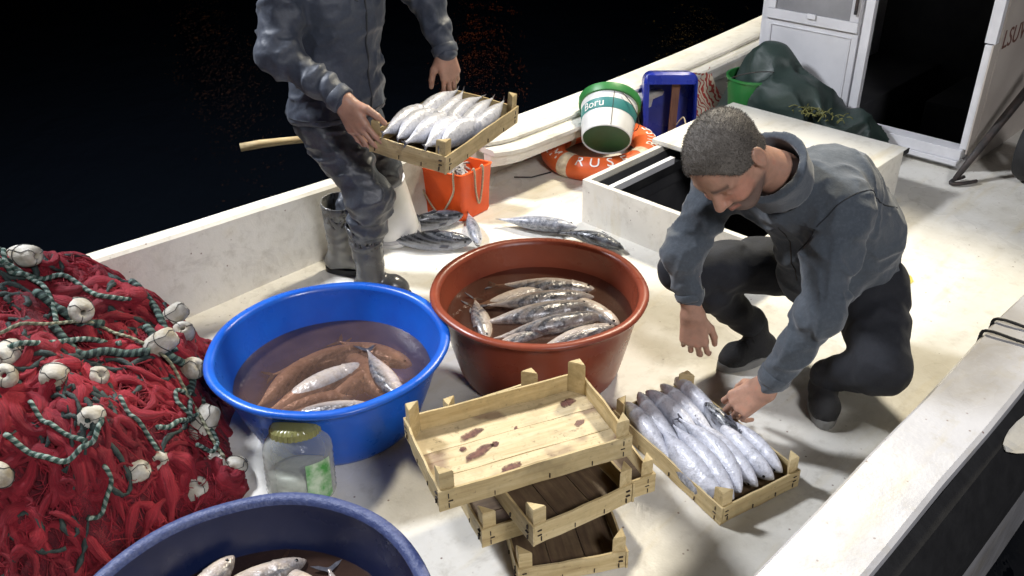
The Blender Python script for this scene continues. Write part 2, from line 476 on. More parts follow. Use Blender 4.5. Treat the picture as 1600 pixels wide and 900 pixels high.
# cabin
cabin = empty('cabin'); cabin.parent = boat
CS = 4.72
def cbox(name, lo, hi, mat, bev=0.0, parent=None):
    mb = MB(); mb.box(lo, hi); return mb.build(name, mat, parent or cabin, smooth=False, bevel=bev)
cbox('front_wall', (CS,2.09,0), (CS+0.05,2.74,2.0), MAT['cabin'])
cbox('front_wall', (CS,1.45,1.80), (CS+0.05,2.089,2.0), MAT['cabin'])
cbox('front_wall', (CS,1.45,0), (CS+0.05,2.089,0.06), MAT['cabin'])
cbox('sill', (CS-0.045,1.47,0.061), (CS+0.05,2.075,0.118), MAT['alu'], 0.004)
cbox('sill', (CS-0.06,1.475,0.035), (CS-0.001,2.08,0.060), MAT['cabin'], 0.003)
cbox('door_jamb', (CS-0.018,2.076,0.0), (CS-0.001,2.125,1.85), MAT['alu'], 0.003)
cbox('door_jamb', (CS-0.02,1.455,0.119), (CS+0.03,1.492,0.66), MAT['alu'], 0.003)
cbox('door_jamb', (CS-0.03,1.447,0.10), (CS+0.05,1.4549,0.665), MAT['cabin_side'], 0.002)
cbox('door_jamb', (CS-0.012,1.448,0.666), (CS+0.03,1.50,1.85), MAT['alu'], 0.003)
cbox('side_wall', (CS+0.051,1.445,0), (7.6,1.475,2.0), MAT['cabin_side'])
cbox('side_wall', (CS+0.051,2.70,0), (7.6,2.739,2.0), MAT['cabin'])
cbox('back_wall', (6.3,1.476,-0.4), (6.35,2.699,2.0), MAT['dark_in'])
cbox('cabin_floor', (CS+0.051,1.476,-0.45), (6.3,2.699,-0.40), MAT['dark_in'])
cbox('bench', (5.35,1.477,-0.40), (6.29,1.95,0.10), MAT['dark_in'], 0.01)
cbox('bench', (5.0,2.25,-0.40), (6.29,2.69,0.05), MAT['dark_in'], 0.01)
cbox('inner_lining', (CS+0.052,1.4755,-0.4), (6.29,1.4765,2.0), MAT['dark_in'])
cbox('roof', (4.50,1.30,2.001), (7.8,2.88,2.05), MAT['cabin'])
# sliding door leaf with frosted window
door = cbox('door', (CS-0.017,2.14,0.075), (CS-0.001,2.70,1.82), MAT['cabin'])
fr = [((CS-0.030,2.145,0.60),(CS-0.0175,2.695,0.655)), ((CS-0.030,2.145,0.656),(CS-0.0175,2.195,1.80)), ((CS-0.030,2.645,0.656),(CS-0.0175,2.695,1.80))]
for lo, hi in fr: cbox('door_stile', lo, hi, MAT['cabin'], 0.003, door)
for lo, hi in [((CS-0.022,2.175,0.12),(CS-0.0172,2.181,0.57)), ((CS-0.022,2.66,0.12),(CS-0.0172,2.666,0.57)), ((CS-0.022,2.181,0.564),(CS-0.0172,2.66,0.57)), ((CS-0.022,2.181,0.12),(CS-0.0172,2.66,0.126))]:
    cbox('panel_moulding', lo, hi, MAT['cabin'], 0.0015, door)
cbox('window_pane', (CS-0.022,2.196,0.656), (CS-0.0174,2.644,1.79), pbr('frosted_pane', (0.20,0.20,0.21), 0.25, (0.30,0.30,0.31), 2), 0, door)
cbox('window_latch', (CS-0.040,2.39,0.635), (CS-0.031,2.44,0.662), MAT['alu'], 0.002, door)
cbox('handle', (CS-0.046,2.158,0.70), (CS-0.031,2.172,0.80), MAT['iron'], 0.003, door)
me = text_mesh('LSUVOTMA', 0.135, 0.001)
t = bpy.data.objects.new('lettering', me); COL.objects.link(t); me.materials.append(MAT['letter_red'])
t.parent = cabin; t.matrix_local = Matrix.Translation((5.14,1.4435,0.665)) @ Matrix(((1,0,0,0),(0,0,-1,0),(0,1,0,0),(0,0,0,1)))
me = text_mesh('O', 0.2, 0.001)
t = bpy.data.objects.new('emblem', me); COL.objects.link(t); me.materials.append(MAT['dark_green'])
t.parent = cabin; t.matrix_local = Matrix.Translation((5.02,1.4435,0.86)) @ Matrix(((1,0,0,0),(0,0,-1,0),(0,1,0,0),(0,0,0,1)))

# ------------------------------------------------------------------ lit street lamps on the far shore (only their glints reach the picture)
def shore_lamp(x, y, h, col, power, label):
    r = empty('street_lamp', (x, y, -0.75)); tag(r, label, 'street lamp', 'street lamps on the far shore')
    mb = MB(); mb.tube([(0,0,0),(0,0,h),(0,-0.5,h+0.25),(0,-1.0,h+0.25)], [0.12,0.07,0.06,0.05], 8); mb.build('post', MAT['iron'], r)
    m, nt, bs = nmat('lamp_glow'); bs.inputs['Emission Color'].default_value = c4(col); bs.inputs['Emission Strength'].default_value = power
    mb = MB(); mb.lathe([(0.02,-0.25),(0.3,-0.2),(0.4,0),(0.3,0.1),(0.02,0.14)], 12, M=Matrix.Translation((0,-1.1,h+0.1))); mb.build('lamp_head', m, r)
shore_lamp(-1.3, 46, 11.6, (1.0,0.22,0.03), 1.0, 'orange street lamp on the far shore')
shore_lamp(-15.2, 48, 12.3, (1.0,0.35,0.08), 0.35, 'dim amber street lamp on the far shore')
shore_lamp(10.0, 50, 14.2, (1.0,0.6,0.12), 0.8, 'yellow street lamp on the far shore')
# ------------------------------------------------------------------ wooden fish crates
CL, CW, CR, CP = 0.53, 0.31, 0.065, 0.115      # length, width, rim height, post height
def board_mesh(name, size, nails, mats, seed, axis=0, warp=0.002, out=-1):
    """plank with slightly uneven edges; nails are small dark staples standing proud of the outer face"""
    rnd = random.Random(seed)
    mb = MB(); n = 8; L, th, h = size
    rings = []
    for i in range(n+1):
        x = -L/2 + L*i/n
        w = warp*rnd.uniform(-1, 1); e0 = 0.0012*rnd.uniform(-1, 1); e1 = 0.0018*rnd.uniform(-1, 1)
        rings.append([(x,-th/2+w,e0),(x,th/2+w,e0),(x,th/2+w,h+e1),(x,-th/2+w,h+e1)])
    mb.loft(rings)
    for (nx, nz, vert) in nails:
        if vert: mb.box((nx-0.0012,out*th/2-0.003,nz-0.007),(nx+0.0012,out*th/2+0.003,nz+0.007),1)
        else: mb.box((nx-0.006,out*th/2-0.003,nz-0.0012),(nx+0.006,out*th/2+0.003,nz+0.0012),1)
    me_ob = mb.build(name, mats, smooth=False)
    me = me_ob.data; bpy.data.objects.remove(me_ob, do_unlink=True)
    return me
_nl = [(-0.24,0.045,1),(-0.235,0.028,0),(-0.24,0.014,1),(-0.12,0.012,1),(0.03,0.014,1),(0.15,0.012,1),(0.24,0.048,1),(0.238,0.03,0),(0.24,0.012,1)]
_ns = [(-0.135,0.046,0),(-0.135,0.03,0),(-0.13,0.016,1),(0.135,0.046,0),(0.135,0.03,0),(0.13,0.015,1),(-0.03,0.012,1),(0.06,0.013,1)]
def post_mesh(name, mats):
    mb = MB(); a = 0.037
    tri = [(0,0),(a,0),(a*0.92,a*0.10),(a*0.10,a*0.92),(0,a)]
    mb.loft([[(x,y,0.0105) for x,y in tri], [(x,y,CP-0.004) for x,y in tri], [(x*0.9+0.0012,y*0.9+0.0012,CP) for x,y in tri]])
    o = mb.build(name, mats, smooth=False); me = o.data; bpy.data.objects.remove(o, do_unlink=True); return me
CRATE_MESH = {}
for wet_dark in (0, 1):
    W2 = [MAT['wood'], MAT['nail']]; FL = [MAT['wood_dark'] if wet_dark else MAT['wood_floor'], MAT['nail']]
    CRATE_MESH[wet_dark] = dict(
        side=[board_mesh('side_board', (CL, 0.006, CR), _nl, W2, 3+i) for i in range(2)],
        end=[board_mesh('end_board', (CW-0.0125, 0.006, CR-0.002), _ns, W2, 13+i) for i in range(2)],
        floor=[board_mesh('floor_board', (CL-0.014, 0.096, 0.005), [], FL, 23+i, warp=0.0004) for i in range(3)],
        post=post_mesh('corner_post', [MAT['wood']]))
def link(name, me, parent, M):
    o = bpy.data.objects.new(name, me); COL.objects.link(o); o.parent = parent; o.matrix_local = M; return o
def crate(loc, yaw, label, group, tilt=(0,0), wet_dark=0):
    r = empty('wooden_crate', loc, (tilt[0], tilt[1], yaw)); tag(r, label, 'crate', group)
    cm = CRATE_MESH[wet_dark]
    Tm, Rz = Matrix.Translation, lambda a: Matrix.Rotation(a, 4, 'Z')
    link('side_board', cm['side'][0], r, Tm((0,-CW/2+0.003,0)))
    link('side_board', cm['side'][1], r, Tm((0,CW/2-0.003,0)) @ Rz(PI))
    link('end_board', cm['end'][0], r, Tm((-CL/2+0.0035,0,0.001)) @ Rz(-PI/2))
    link('end_board', cm['end'][1], r, Tm((CL/2-0.0035,0,0.001)) @ Rz(PI/2))
    for i in range(3):
        link('floor_board', cm['floor'][i], r, Tm((0,(i-1)*0.0985,0.0045)))
    x, y = CL/2-0.0072, CW/2-0.0064
    for (sx, sy, a) in ((-1,-1,0),(1,-1,PI/2),(1,1,PI),(-1,1,-PI/2)):
        link('corner_post', cm['post'], r, Tm((sx*x, sy*y, 0)) @ Rz(a))
    return r
GC = 'wooden fish crates'
c_floor = crate((0.591,2.178,0.002), R(-60.5), 'shallow wooden crate on deck filled with bonito, at the crouching person\'s hand', GC, wet_dark=1)
c_held = crate((-0.2246,3.0885,0.7476), R(61.7), 'shallow wooden crate full of pale fish held up by the standing person', GC, tilt=(0.105,-0.008), wet_dark=1)
crate_top = crate((0.0,1.845,0.349), R(21), 'empty blood-stained wooden crate, topmost of the stack beside the brown basin', GC)
crate_cross = crate((0.045,1.90,0.233), R(118.5), 'empty wooden crate turned crosswise directly under the topmost blood-stained crate', GC, wet_dark=1)
crate_third = crate((0.090,1.945,0.117), R(22), 'empty wooden crate third from the top of the stack, corner poking out left', GC, wet_dark=1)
crate_bottom = crate((0.098,1.955,0.002), R(100.5), 'dark-floored wooden crate standing on the deck at the bottom of the stack', GC, wet_dark=1)
rnd = random.Random(4)
for (x, y, a, b, rot) in ((-0.10,0.078,0.034,0.017,0.3),(-0.105,0.0,0.042,0.018,0.35),(-0.05,-0.088,0.040,0.014,0.2),(0.197,0.098,0.022,0.02,0.2),(-0.14,0.03,0.012,0.008,0),(0.19,0.005,0.02,0.012,0.3),(0.02,0.05,0.012,0.006,1.0),(-0.055,0.015,0.016,0.009,0.4)):
    mb = MB(); n = 18
    ph = rnd.uniform(0, 6)
    vs = []
    for k in range(n):
        t = 2*PI*k/n; q = 1 + 0.22*math.sin(2*t+ph) + 0.14*math.sin(5*t+ph*2) + rnd.uniform(-0.07, 0.07)
        vs.append((a*q*math.cos(t), b*q*math.sin(t), 0))
    mb.add(vs, [tuple(range(n))])
    st = mb.build('blood_stain', MAT["blood"], crate_top, smooth=False)
    st.matrix_local = Matrix.Translation((x, y, 0.0112)) @ Matrix.Rotation(rot, 4, 'Z')

# ------------------------------------------------------------------ fish
def fish_material(name, belly, side, back, frost, dark_at, rough, coat=0.3):
    m, nt, bs = nmat(name)
    tc = nd(nt, 'ShaderNodeTexCoord'); sp = nd(nt, 'ShaderNodeSeparateXYZ'); nt.links.new(tc.outputs['Object'], sp.inputs[0])
    co = coords(nt)
    n1 = noise(nt, co, 7, 4)
    ad = nd(nt, 'ShaderNodeMath', operation='MULTIPLY_ADD'); ad.inputs[1].default_value = 0.05; ad.inputs[2].default_value = -0.025
    nt.links.new(n1, ad.inputs[0])
    sm = nd(nt, 'ShaderNodeMath', operation='ADD'); nt.links.new(sp.outputs['Z'], sm.inputs[0]); nt.links.new(ad.outputs[0], sm.inputs[1])
    mr = nd(nt, 'ShaderNodeMapRange'); mr.inputs[1].default_value = -0.12; mr.inputs[2].default_value = 0.12; nt.links.new(sm.outputs[0], mr.inputs[0])
    c = ramp(nt, mr.outputs[0], [(0.15, belly), (dark_at-0.14, side), (dark_at, [x*0.6 for x in side]), (dark_at+0.16, back)])
    # oblique stripes on the back
    wv = nd(nt, 'ShaderNodeTexWave', i_Scale=9.0, i_Distortion=2.0, i_Detail=2.0); wv.bands_direction = 'DIAGONAL'
    mp = nd(nt, 'ShaderNodeMapping'); mp.inputs['Scale'].default_value = (0.35, 0, 1.6); nt.links.new(tc.outputs['Object'], mp.inputs[0]); nt.links.new(mp.outputs[0], wv.inputs['Vector'])
    msk = ramp(nt, mr.outputs[0], [(dark_at-0.05, 0), (dark_at+0.08, 1)])
    st = ramp(nt, wv.outputs['Fac'], [(0.40, 0), (0.7, 0.22)])
    c = mix(nt, mix(nt, 1.0, msk, st, 'MULTIPLY'), c, side)
    fr = noise(nt, co, 20, 6, 0.8)
    c = mix(nt, ramp(nt, fr, [(0.42, 0), (0.68, frost)]), c, (0.72, 0.74, 0.82))
    fd = noise(nt, co, 16, 4, 0.7)
    c = mix(nt, ramp(nt, fd, [(0.50, 0), (0.72, 0.6)]), c, [x*0.38 for x in side])
    nt.links.new(c, bs.inputs['Base Color'])
    bs.inputs['Roughness'].default_value = rough; bs.inputs['Metallic'].default_value = 0.05
    bs.inputs['Coat Weight'].default_value = coat; bs.inputs['Coat Roughness'].default_value = 0.15
    vo = nd(nt, 'ShaderNodeTexVoronoi', i_Scale=75.0); nt.links.new(co, vo.inputs['Vector'])
    b0 = bump(nt, bs, vo.outputs['Distance'], 0.15, 0.006)
    bump(nt, bs, noise(nt, co, 24, 4), 0.35, 0.012, prev=b0)
    return m
MAT['fish_pale'] = fish_material('pale_bonito_skin', (0.60,0.61,0.67), (0.43,0.45,0.52), (0.05,0.06,0.085), 0.6, 0.70, 0.36, 0.2)
MAT['fish_dark'] = fish_material('dark_bonito_skin', (0.60,0.60,0.62), (0.36,0.38,0.44), (0.008,0.011,0.016), 0.06, 0.46, 0.22)
MAT['fish_murky'] = fish_material('bloodied_bonito_skin', (0.68,0.56,0.44), (0.50,0.42,0.36), (0.035,0.035,0.04), 0.25, 0.62, 0.2)
MAT['fish_eye'] = pbr('fish_eye', (0.01,0.01,0.01), 0.1)
MAT['fish_fin'] = pbr('fish_fin', (0.06,0.06,0.075), 0.4, (0.11,0.11,0.13), 30)
def fish_mesh(name, skin, bend=0.0, sag=0.0, fins=True, tuck=False):
    """bonito, one continuous body with fins; head at +x, back +z, length 1"""
    prof = [(0.500,0.004,0.004),(0.488,0.020,0.014),(0.46,0.042,0.030),(0.42,0.064,0.046),(0.36,0.085,0.062),(0.29,0.101,0.074),(0.272,0.106,0.079),(0.262,0.1015,0.0745),
            (0.20,0.112,0.082),(0.12,0.119,0.086),(0.03,0.118,0.084),(-0.06,0.109,0.076),(-0.15,0.091,0.062),(-0.24,0.066,0.044),(-0.31,0.043,0.028),(-0.37,0.024,0.017),(-0.42,0.014,0.011),(-0.45,0.012,0.008)]
    nseg = 18
    mb = MB(); rings = []
    def defm(p):
        x, y, z = p
        return (x, y + bend*(x*x - 0.08) , z + sag*(x*x - 0.08))
    for (x, h, w) in prof:
        ring = []
        for k in range(nseg):
            a = 2*PI*k/nseg
            c, s = math.cos(a), math.sin(a)
            zz = h*s*(1.0 if s > 0 else 1.06); yy = w*(abs(c)**0.9)*(1 if c > 0 else -1)
            ring.append(defm((x, yy, zz)))
        rings.append(ring)
    mb.loft(rings)
    def fin(pts, th=0.006, y=0.0, mi=1):
        n = len(pts)
        vs = [defm((x, y - th*0.5, z)) for x, z in pts] + [defm((x, y + th*0.5, z)) for x, z in pts]
        fs = [tuple(range(n))[::-1], tuple(range(n, 2*n))] + [(i, (i+1) % n, n+(i+1) % n, n+i) for i in range(n)]
        mb.add(vs, fs, mi)
    fin([(-0.40,0.0),(-0.435,0.022),(-0.475,0.075),(-0.53,0.125),(-0.515,0.07),(-0.482,0.02),(-0.475,0.0)])
    fin([(-0.40,0.0),(-0.475,0.0),(-0.482,-0.02),(-0.515,-0.07),(-0.53,-0.125),(-0.475,-0.075),(-0.435,-0.022)])
    if fins: fin([(0.16,0.105),(0.12,0.150),(0.06,0.136),(-0.02,0.122),(-0.05,0.100)])
    if fins: fin([(-0.07,0.098),(-0.11,0.140),(-0.125,0.098),(-0.15,0.082)])
    if fins: fin([(-0.09,-0.100),(-0.13,-0.142),(-0.142,-0.095),(-0.16,-0.084)])
    for i in range(5 if fins else 0):
        x = -0.20 - i*0.042; h = 0.078 - i*0.014
        fin([(x,h*0.92),(x-0.026,h+0.012),(x-0.022,h*0.72)], 0.004); fin([(x,-h*0.92),(x-0.026,-h-0.012),(x-0.022,-h*0.72)], 0.004)
    for sg in (1, -1):
        if fins: vs = [(0.245,sg*0.080,-0.012),(0.16,sg*0.100,-0.005),(0.13,sg*0.098,-0.022),(0.225,sg*0.080,-0.036)]
        if fins: vs2 = [(x, y + sg*0.004, z) for x, y, z in vs]
        if fins: mb.add([defm(v) for v in vs+vs2], [(0,1,2,3),(7,6,5,4),(0,4,5,1),(1,5,6,2),(2,6,7,3),(3,7,4,0)], 1)
        # eye
        er = []
        for (r, d) in ((0.0155,-0.004),(0.013,0.003),(0.006,0.006)):
            er.append([defm((0.425+r*math.cos(2*PI*k/8), sg*(0.043+d), 0.012+r*math.sin(2*PI*k/8))) for k in range(8)])
        mb.loft(er, 2)
    if tuck:
        for k, q in enumerate(mb.v):
            if q[0] < -0.45: mb.v[k] = (-0.45+(q[0]+0.45)*0.4, q[1], q[2]*0.3)
    o = mb.build(name, [skin, MAT['fish_fin'], MAT['fish_eye']], smooth=True, angle=0.9)
    me = o.data; bpy.data.objects.remove(o, do_unlink=True)
    return me
FM = {}
for key in ('pale', 'dark', 'murky'):
    FM[key] = [fish_mesh('bonito_'+key, MAT['fish_'+key], b, s, fins=(key == 'dark'), tuck=(key == 'pale')) for b, s in ((0.0,0.0),(0.22,0.05),(-0.20,-0.04),(0.38,0.0))]
def fish(kind, variant, loc, yaw, pitch=0, roll=0, L=0.36, label='', group='', base=None, fat=1.08):
    """roll 0 = back up, 90 = lying on its side, 180 = belly up"""
    o = bpy.data.objects.new('bonito', FM[kind][variant]); COL.objects.link(o)
    Mx = Matrix.Translation(loc) @ Euler((R(roll), R(pitch), R(yaw)), 'XYZ').to_matrix().to_4x4() @ Matrix.Diagonal((L, L*fat, L*fat, 1))
    o.matrix_world = (base @ Mx) if base is not None else Mx
    tag(o, label, 'fish', group)
    return o
def wm(o):
    return Matrix.LocRotScale(o.location, o.rotation_euler, None)
# in the crate on the deck (crate axes: x along its length, near end +x)
B = wm(c_floor); G = 'bonito in the crate on the deck'
FC = [(-0.115,-0.118,172,168,0,'bonito along the left side board of the deck crate, far row',0.33),
      (-0.130,-0.060,174,150,1,'second bonito from the left in the far row of the deck crate',0.33),
      (-0.120, 0.000,176,195,2,'middle bonito of the far row in the deck crate',0.34),
      (-0.125, 0.058,177,160,0,'second bonito from the right in the far row of the deck crate',0.34),
      (-0.135, 0.115,178,185,1,'bonito along the right side board of the deck crate, far row',0.33),
      ( 0.080,-0.112,-7,150,2,'largest bonito at the near left corner post of the deck crate',0.36),
      ( 0.090,-0.066,-7,172,0,'second bonito from the left in the near row of the deck crate',0.35),
      ( 0.082,-0.020,-6,160,1,'third bonito from the left in the near row of the deck crate',0.355),
      ( 0.095, 0.026,-5,190,0,'third bonito from the right in the near row of the deck crate',0.33),
      ( 0.110, 0.072,-5,165,2,'second bonito from the right in the near row of the deck crate',0.31),
      ( 0.120, 0.117,-3,178,0,'smaller bonito at the near right end of the deck crate',0.28)]
for i, (x, y, yw, rl, v, lb, L) in enumerate(FC):
    z = (0.050 if x < 0 else 0.064) + 0.004*math.sin(i*2.1)
    fish('pale', v, (x - (0.022 if x > 0 else -0.004), y, z), yw, 5 if x > 0 else -3, rl, L*(1.0 if x > 0 else 1.04), lb, G, B, 1.10)
fish('dark', 1, (0.02,0.085,0.070), 170, -6, 30, 0.27, 'dark-backed bonito under the crouching person\'s fingers', G, B)
# in the held crate
B = wm(c_held); G = 'bonito in the held crate'
FH = [(-0.11, 0.104,4,165,0,'pale fish nearest the standing person\'s right hand in the held crate'),
      (-0.12, 0.056,6,160,1,'second fish from the left in the near row of the held crate'),
      (-0.12, 0.000,5,150,2,'middle fish of the near row in the held crate'),
      (-0.115,-0.056,8,150,0,'second fish from the right in the near row of the held crate'),
      (-0.10,-0.104,3,175,1,'fish beside the near corner post of the held crate'),
      ( 0.10, 0.104,182,180,0,'pale fish nearest the standing person\'s left hand in the held crate'),
      ( 0.10, 0.058,186,150,1,'second fish from the left in the far row of the held crate'),
      ( 0.11, 0.002,184,150,2,'middle fish of the far row in the held crate'),
      ( 0.115,-0.055,186,160,0,'second fish from the right in the far row of the held crate'),
      ( 0.115,-0.104,183,165,1,'fish in the far right corner of the held crate')]
for (x, y, yw, rl, v, lb) in FH:
    fish('pale', v, (x, y, 0.056 if x > 0 else 0.068), yw, 6 if x < 0 else 3, rl, 0.355, lb, G, B, 1.06)
# lying on the deck behind the brown basin
G = 'bonito lying on the deck'
fish('dark', 0, (-0.375,3.615,0.040), -3, 0, 6, 0.40, 'dark-backed bonito on deck nearest the standing person\'s boots', G)
fish('dark', 0, (-0.40,3.80,0.042), 22, 0, 8, 0.38, 'dark-backed bonito on deck along the foot of the orange bin', G)
fish('pale', 0, (-0.175,3.74,0.040), -80, 0, 20, 0.33, 'small bonito on deck seen nose-on between two dark ones', G)
fish('pale', 0, (0.12,3.77,0.038), -16, 0, 65, 0.40, 'silver bonito on deck behind the rim of the brown basin', G)
fish('dark', 2, (0.36,3.60,0.040), -30, 0, 60, 0.34, 'bonito on deck with only its tail showing over the brown basin', G)

# ------------------------------------------------------------------ basins
def basin(name, loc, Rr, Rb, h, mat, rimmat, label, seed, oval=0.012):
    r = empty(name, loc); tag(r, label, 'basin', 'large plastic basins')
    wob = lambda a, z: 1 + oval*math.sin(2*a+seed)*(z/h) + 0.005*math.sin(5*a+seed*2)*(z/h) + 0.003*math.sin(9*a+seed)*(z/h)
    mb = MB()
    th = 0.007
    k = lambda z: Rb + (Rr-0.022-Rb)*((z/h)**0.85)
    out = [(0.002,0.0),(Rb*0.96,0.0),(Rb,0.008)] + [(k(z), z) for z in [h*q for q in (0.1,0.25,0.45,0.65,0.82,0.93)]]
    rim = [(Rr-0.018,h-0.012),(Rr-0.004,h-0.014),(Rr,h-0.006),(Rr-0.004,h+0.002),(Rr-0.018,h+0.004),(Rr-0.03,h+0.001),(Rr-0.035,h-0.012)]
    inn = [(k(z)-th, z) for z in [h*q for q in (0.90,0.78,0.6,0.42,0.25,0.12)]] + [(Rb-0.01,0.014),(0.002,0.012)]
    mb.lathe(out + rim[:1], 72, 0, wob=wob)
    o = mb.build('bowl', mat, r)
    mb = MB(); mb.lathe(rim, 72, 0, wob=wob); mb.build('rim', rimmat, r)
    mb = MB(); mb.lathe(rim[-1:] + inn, 72, 0, wob=wob); mb.build('inside_wall', mat, r)
    return r, k
def basin_water(loc, rad, z, mat, label, seed):
    mb = MB(); n = 64; rings = []
    for rr in (rad, rad*0.8, rad*0.6, rad*0.4, rad*0.2, 0.004):
        rings.append([(rr*math.cos(2*PI*k/n), rr*math.sin(2*PI*k/n), z + 0.0022*mnoise.noise((rr*9*math.cos(2*PI*k/n), rr*9*math.sin(2*PI*k/n), seed))*(0 if rr == rad else 1)) for k in range(n)])
    mb.loft(rings, cap=False)
    o = mb.build('bloody_water', mat); o.location = loc
    return tag(o, label, 'water', kind='stuff')
BL = (-0.605,2.43,0.001); BR = (0.095,2.695,0.001); DK = (-0.615,1.315,0.001)
_, kb = basin('plastic_basin', BL, 0.392, 0.27, 0.30, MAT['blue'], MAT['blue'], 'bright blue round basin of murky pink water and submerged fish', 1.0)
_, kr = basin('plastic_basin', BR, 0.380, 0.285, 0.328, MAT['brown'], MAT['brown'], 'reddish brown round basin of fish between blue basin and crouching person', 2.2)
_, kd = basin('plastic_basin', DK, 0.425, 0.30, 0.30, MAT['navy'], MAT['navy_rim'], 'dark navy basin with scuffed rim coloured pale as lit, cut off by the bottom edge', 0.4)
basin_water(BL, kb(0.175)-0.0075, 0.175, MAT['bloody'], 'murky pinkish brown water in the bright blue basin', 1.3)
basin_water(BR, kr(0.225)-0.0075, 0.225, MAT['bloody2'], 'dark brown bloody water in the reddish brown basin', 4.3)
basin_water(DK, kd(0.165)-0.0075, 0.165, MAT['bloody2'], 'near black water in the dark navy basin', 7.7)
def fset(base, rows, kind, group):
    for (x, y, z, yw, pt, rl, v, L, lb) in rows:
        fish(kind, v, (base[0]+x, base[1]+y, z), yw, pt, rl, L, lb, group)
fset(BL, [(-0.155,0.01,0.139,60,0,100,0,0.35,'tan submerged bonito along the left wall of the blue basin'),
          (-0.065,0.125,0.139,26,0,80,0,0.38,'submerged bonito along the far wall of the blue basin'),
          (-0.045,-0.055,0.150,38,0,110,0,0.42,'yellow-bellied bonito lying diagonally across the middle of the blue basin'),
          (0.0,-0.18,0.156,6,0,70,0,0.34,'bonito with glinting head against the near wall of the blue basin'),
          (0.085,0.06,0.139,-58,0,95,0,0.38,'greyish bonito right of centre in the blue basin'),
          (0.165,-0.005,0.170,-63,0,75,1,0.32,'bright silver bonito breaking the surface at right in the blue basin'),
          (0.11,0.165,0.139,-30,0,90,0,0.33,'pinkish submerged bonito at the far right of the blue basin'),
          (-0.075,-0.12,0.139,18,0,100,0,0.31,'dim submerged bonito at the near left of the blue basin'),
          (0.06,-0.03,0.139,50,0,90,0,0.36,'dim submerged bonito beside the silver one in the blue basin')], 'murky', 'bonito in the blue basin')
fset(BR, [(-0.21,-0.02,0.222,-80,0,60,0,0.29,'bonito nose-down against the left wall of the brown basin'),
          (0.02,0.185,0.218,-8,0,75,0,0.40,'long bonito along the far wall of the brown basin'),
          (-0.09,0.12,0.212,22,0,90,1,0.36,'brownish bonito behind the striped one in the brown basin'),
          (0.0,0.065,0.232,10,3,62,0,0.42,'striped bonito with yellow flank across the middle of the brown basin'),
          (-0.02,-0.015,0.226,14,0,65,0,0.44,'white-flanked bonito just in front of the striped one, brown basin'),
          (0.02,-0.095,0.221,18,0,50,0,0.44,'dark bonito in the near half of the brown basin'),
          (0.17,0.03,0.220,-50,0,90,0,0.33,'brownish bonito along the right wall of the brown basin'),
          (-0.07,-0.15,0.216,28,0,70,0,0.30,'bonito under the near left rim of the brown basin'),
          (0.12,-0.155,0.220,24,0,80,0,0.31,'silver bonito under the near right rim of the brown basin')], 'murky', 'bonito in the brown basin')
fset(DK, [(-0.19,0.165,0.178,60,-10,90,0,0.32,'silver bonito at the left in the dark navy basin'),
          (-0.08,0.225,0.172,30,0,80,0,0.34,'pale bonito along the far wall of the dark navy basin'),
          (0.085,0.20,0.180,-52,-8,100,0,0.32,'bonito in the middle of the dark navy basin, tail towards the far wall'),
          (0.19,0.15,0.172,-65,0,80,0,0.31,'silver bonito at the right in the dark navy basin'),
          (0.0,0.05,0.172,10,0,90,0,0.36,'bonito lying nearest the camera in the dark navy basin')], 'murky', 'bonito in the dark navy basin')
# ------------------------------------------------------------------ orange bin with rope handles
def quad_bin(name, base, h, flare, th, mat, parent):
    """open tapered bin from four base corners (ccw)"""
    c = Vector((0,0,0))
    for b in base: c += Vector((*b,0))/4
    def ring(z, grow, inset):
        out = []
        n = len(base)
        for i in range(n):
            p = Vector((*base[i],0)); a = Vector((*base[i-1],0)); b = Vector((*base[(i+1)%n],0))
            p = c + (p-c)*grow; a = c+(a-c)*grow; b = c+(b-c)*grow
            p2 = p + ((c-p).normalized())*inset
            da = (a-p).normalized(); db = (b-p).normalized(); rr = 0.022
            for k in range(5):
                u = k/4; q = p2 + da*rr*(1-u)**2 + db*rr*u**2
                out.append((q.x, q.y, z + 0.010*mnoise.noise((q.x*7, q.y*7, z*3))*(z/h)))
        return out
    mb = MB()
    mb.loft([ring(0,0.97,0), ring(0.01,1.0,0), ring(h*0.5,1+flare*0.5,0.003), ring(h-0.012,1+flare,0), ring(h,1+flare,-0.006), ring(h,1+flare,0.010), ring(h*0.5,1+flare*0.5,0.012), ring(0.015,0.98,0.012)], cap=False)
    b0 = len(mb.v)
    rg = ring(0.004,0.97,0.002); mb.add(rg, [tuple(range(len(rg)))])
    return mb.build(name, mat, parent, smooth=True, angle=0.7)
bin_ = empty('rubber_bin', (-0.275,3.965,0.002)); tag(bin_, 'square orange rubber bin with twine handles under the held crate', 'bin')
base = [(0.050,-0.095),(0.180,0.050),(-0.015,0.150),(-0.175,0.025)]
quad_bin('body', base, 0.25, 0.10, 0.006, MAT['orange'], bin_)
def bpt(u, i, z, off=0.012):
    a = Vector((*base[i],0)); b = Vector((*base[(i+1)%4],0)); p = a.lerp(b,u)*(1+0.10*z/0.25)
    n = (b-a).cross(Vector((0,0,1))).normalized()
    return (p.x+n.x*off, p.y+n.y*off, z)
for i, (u0, u1) in ((0,(0.35,0.62)), (3,(0.15,0.85))):
    mb = MB()
    P = [bpt(u0,i,0.23,-0.01), bpt(u0,i,0.258,0.004), bpt(u0,i,0.23,0.012), bpt(u0+0.03,i,0.15,0.012), bpt((u0+u1)/2,i,0.07 if i==0 else 0.03,0.014), bpt(u1-0.03,i,0.14,0.012), bpt(u1,i,0.23,0.012), bpt(u1,i,0.258,0.004), bpt(u1,i,0.23,-0.01)]
    mb.tube(smooth_path(P,6), 0.005, 6); mb.build('twine_handle', MAT['twine'], bin_)
mb = MB(); rnd = random.Random(9)
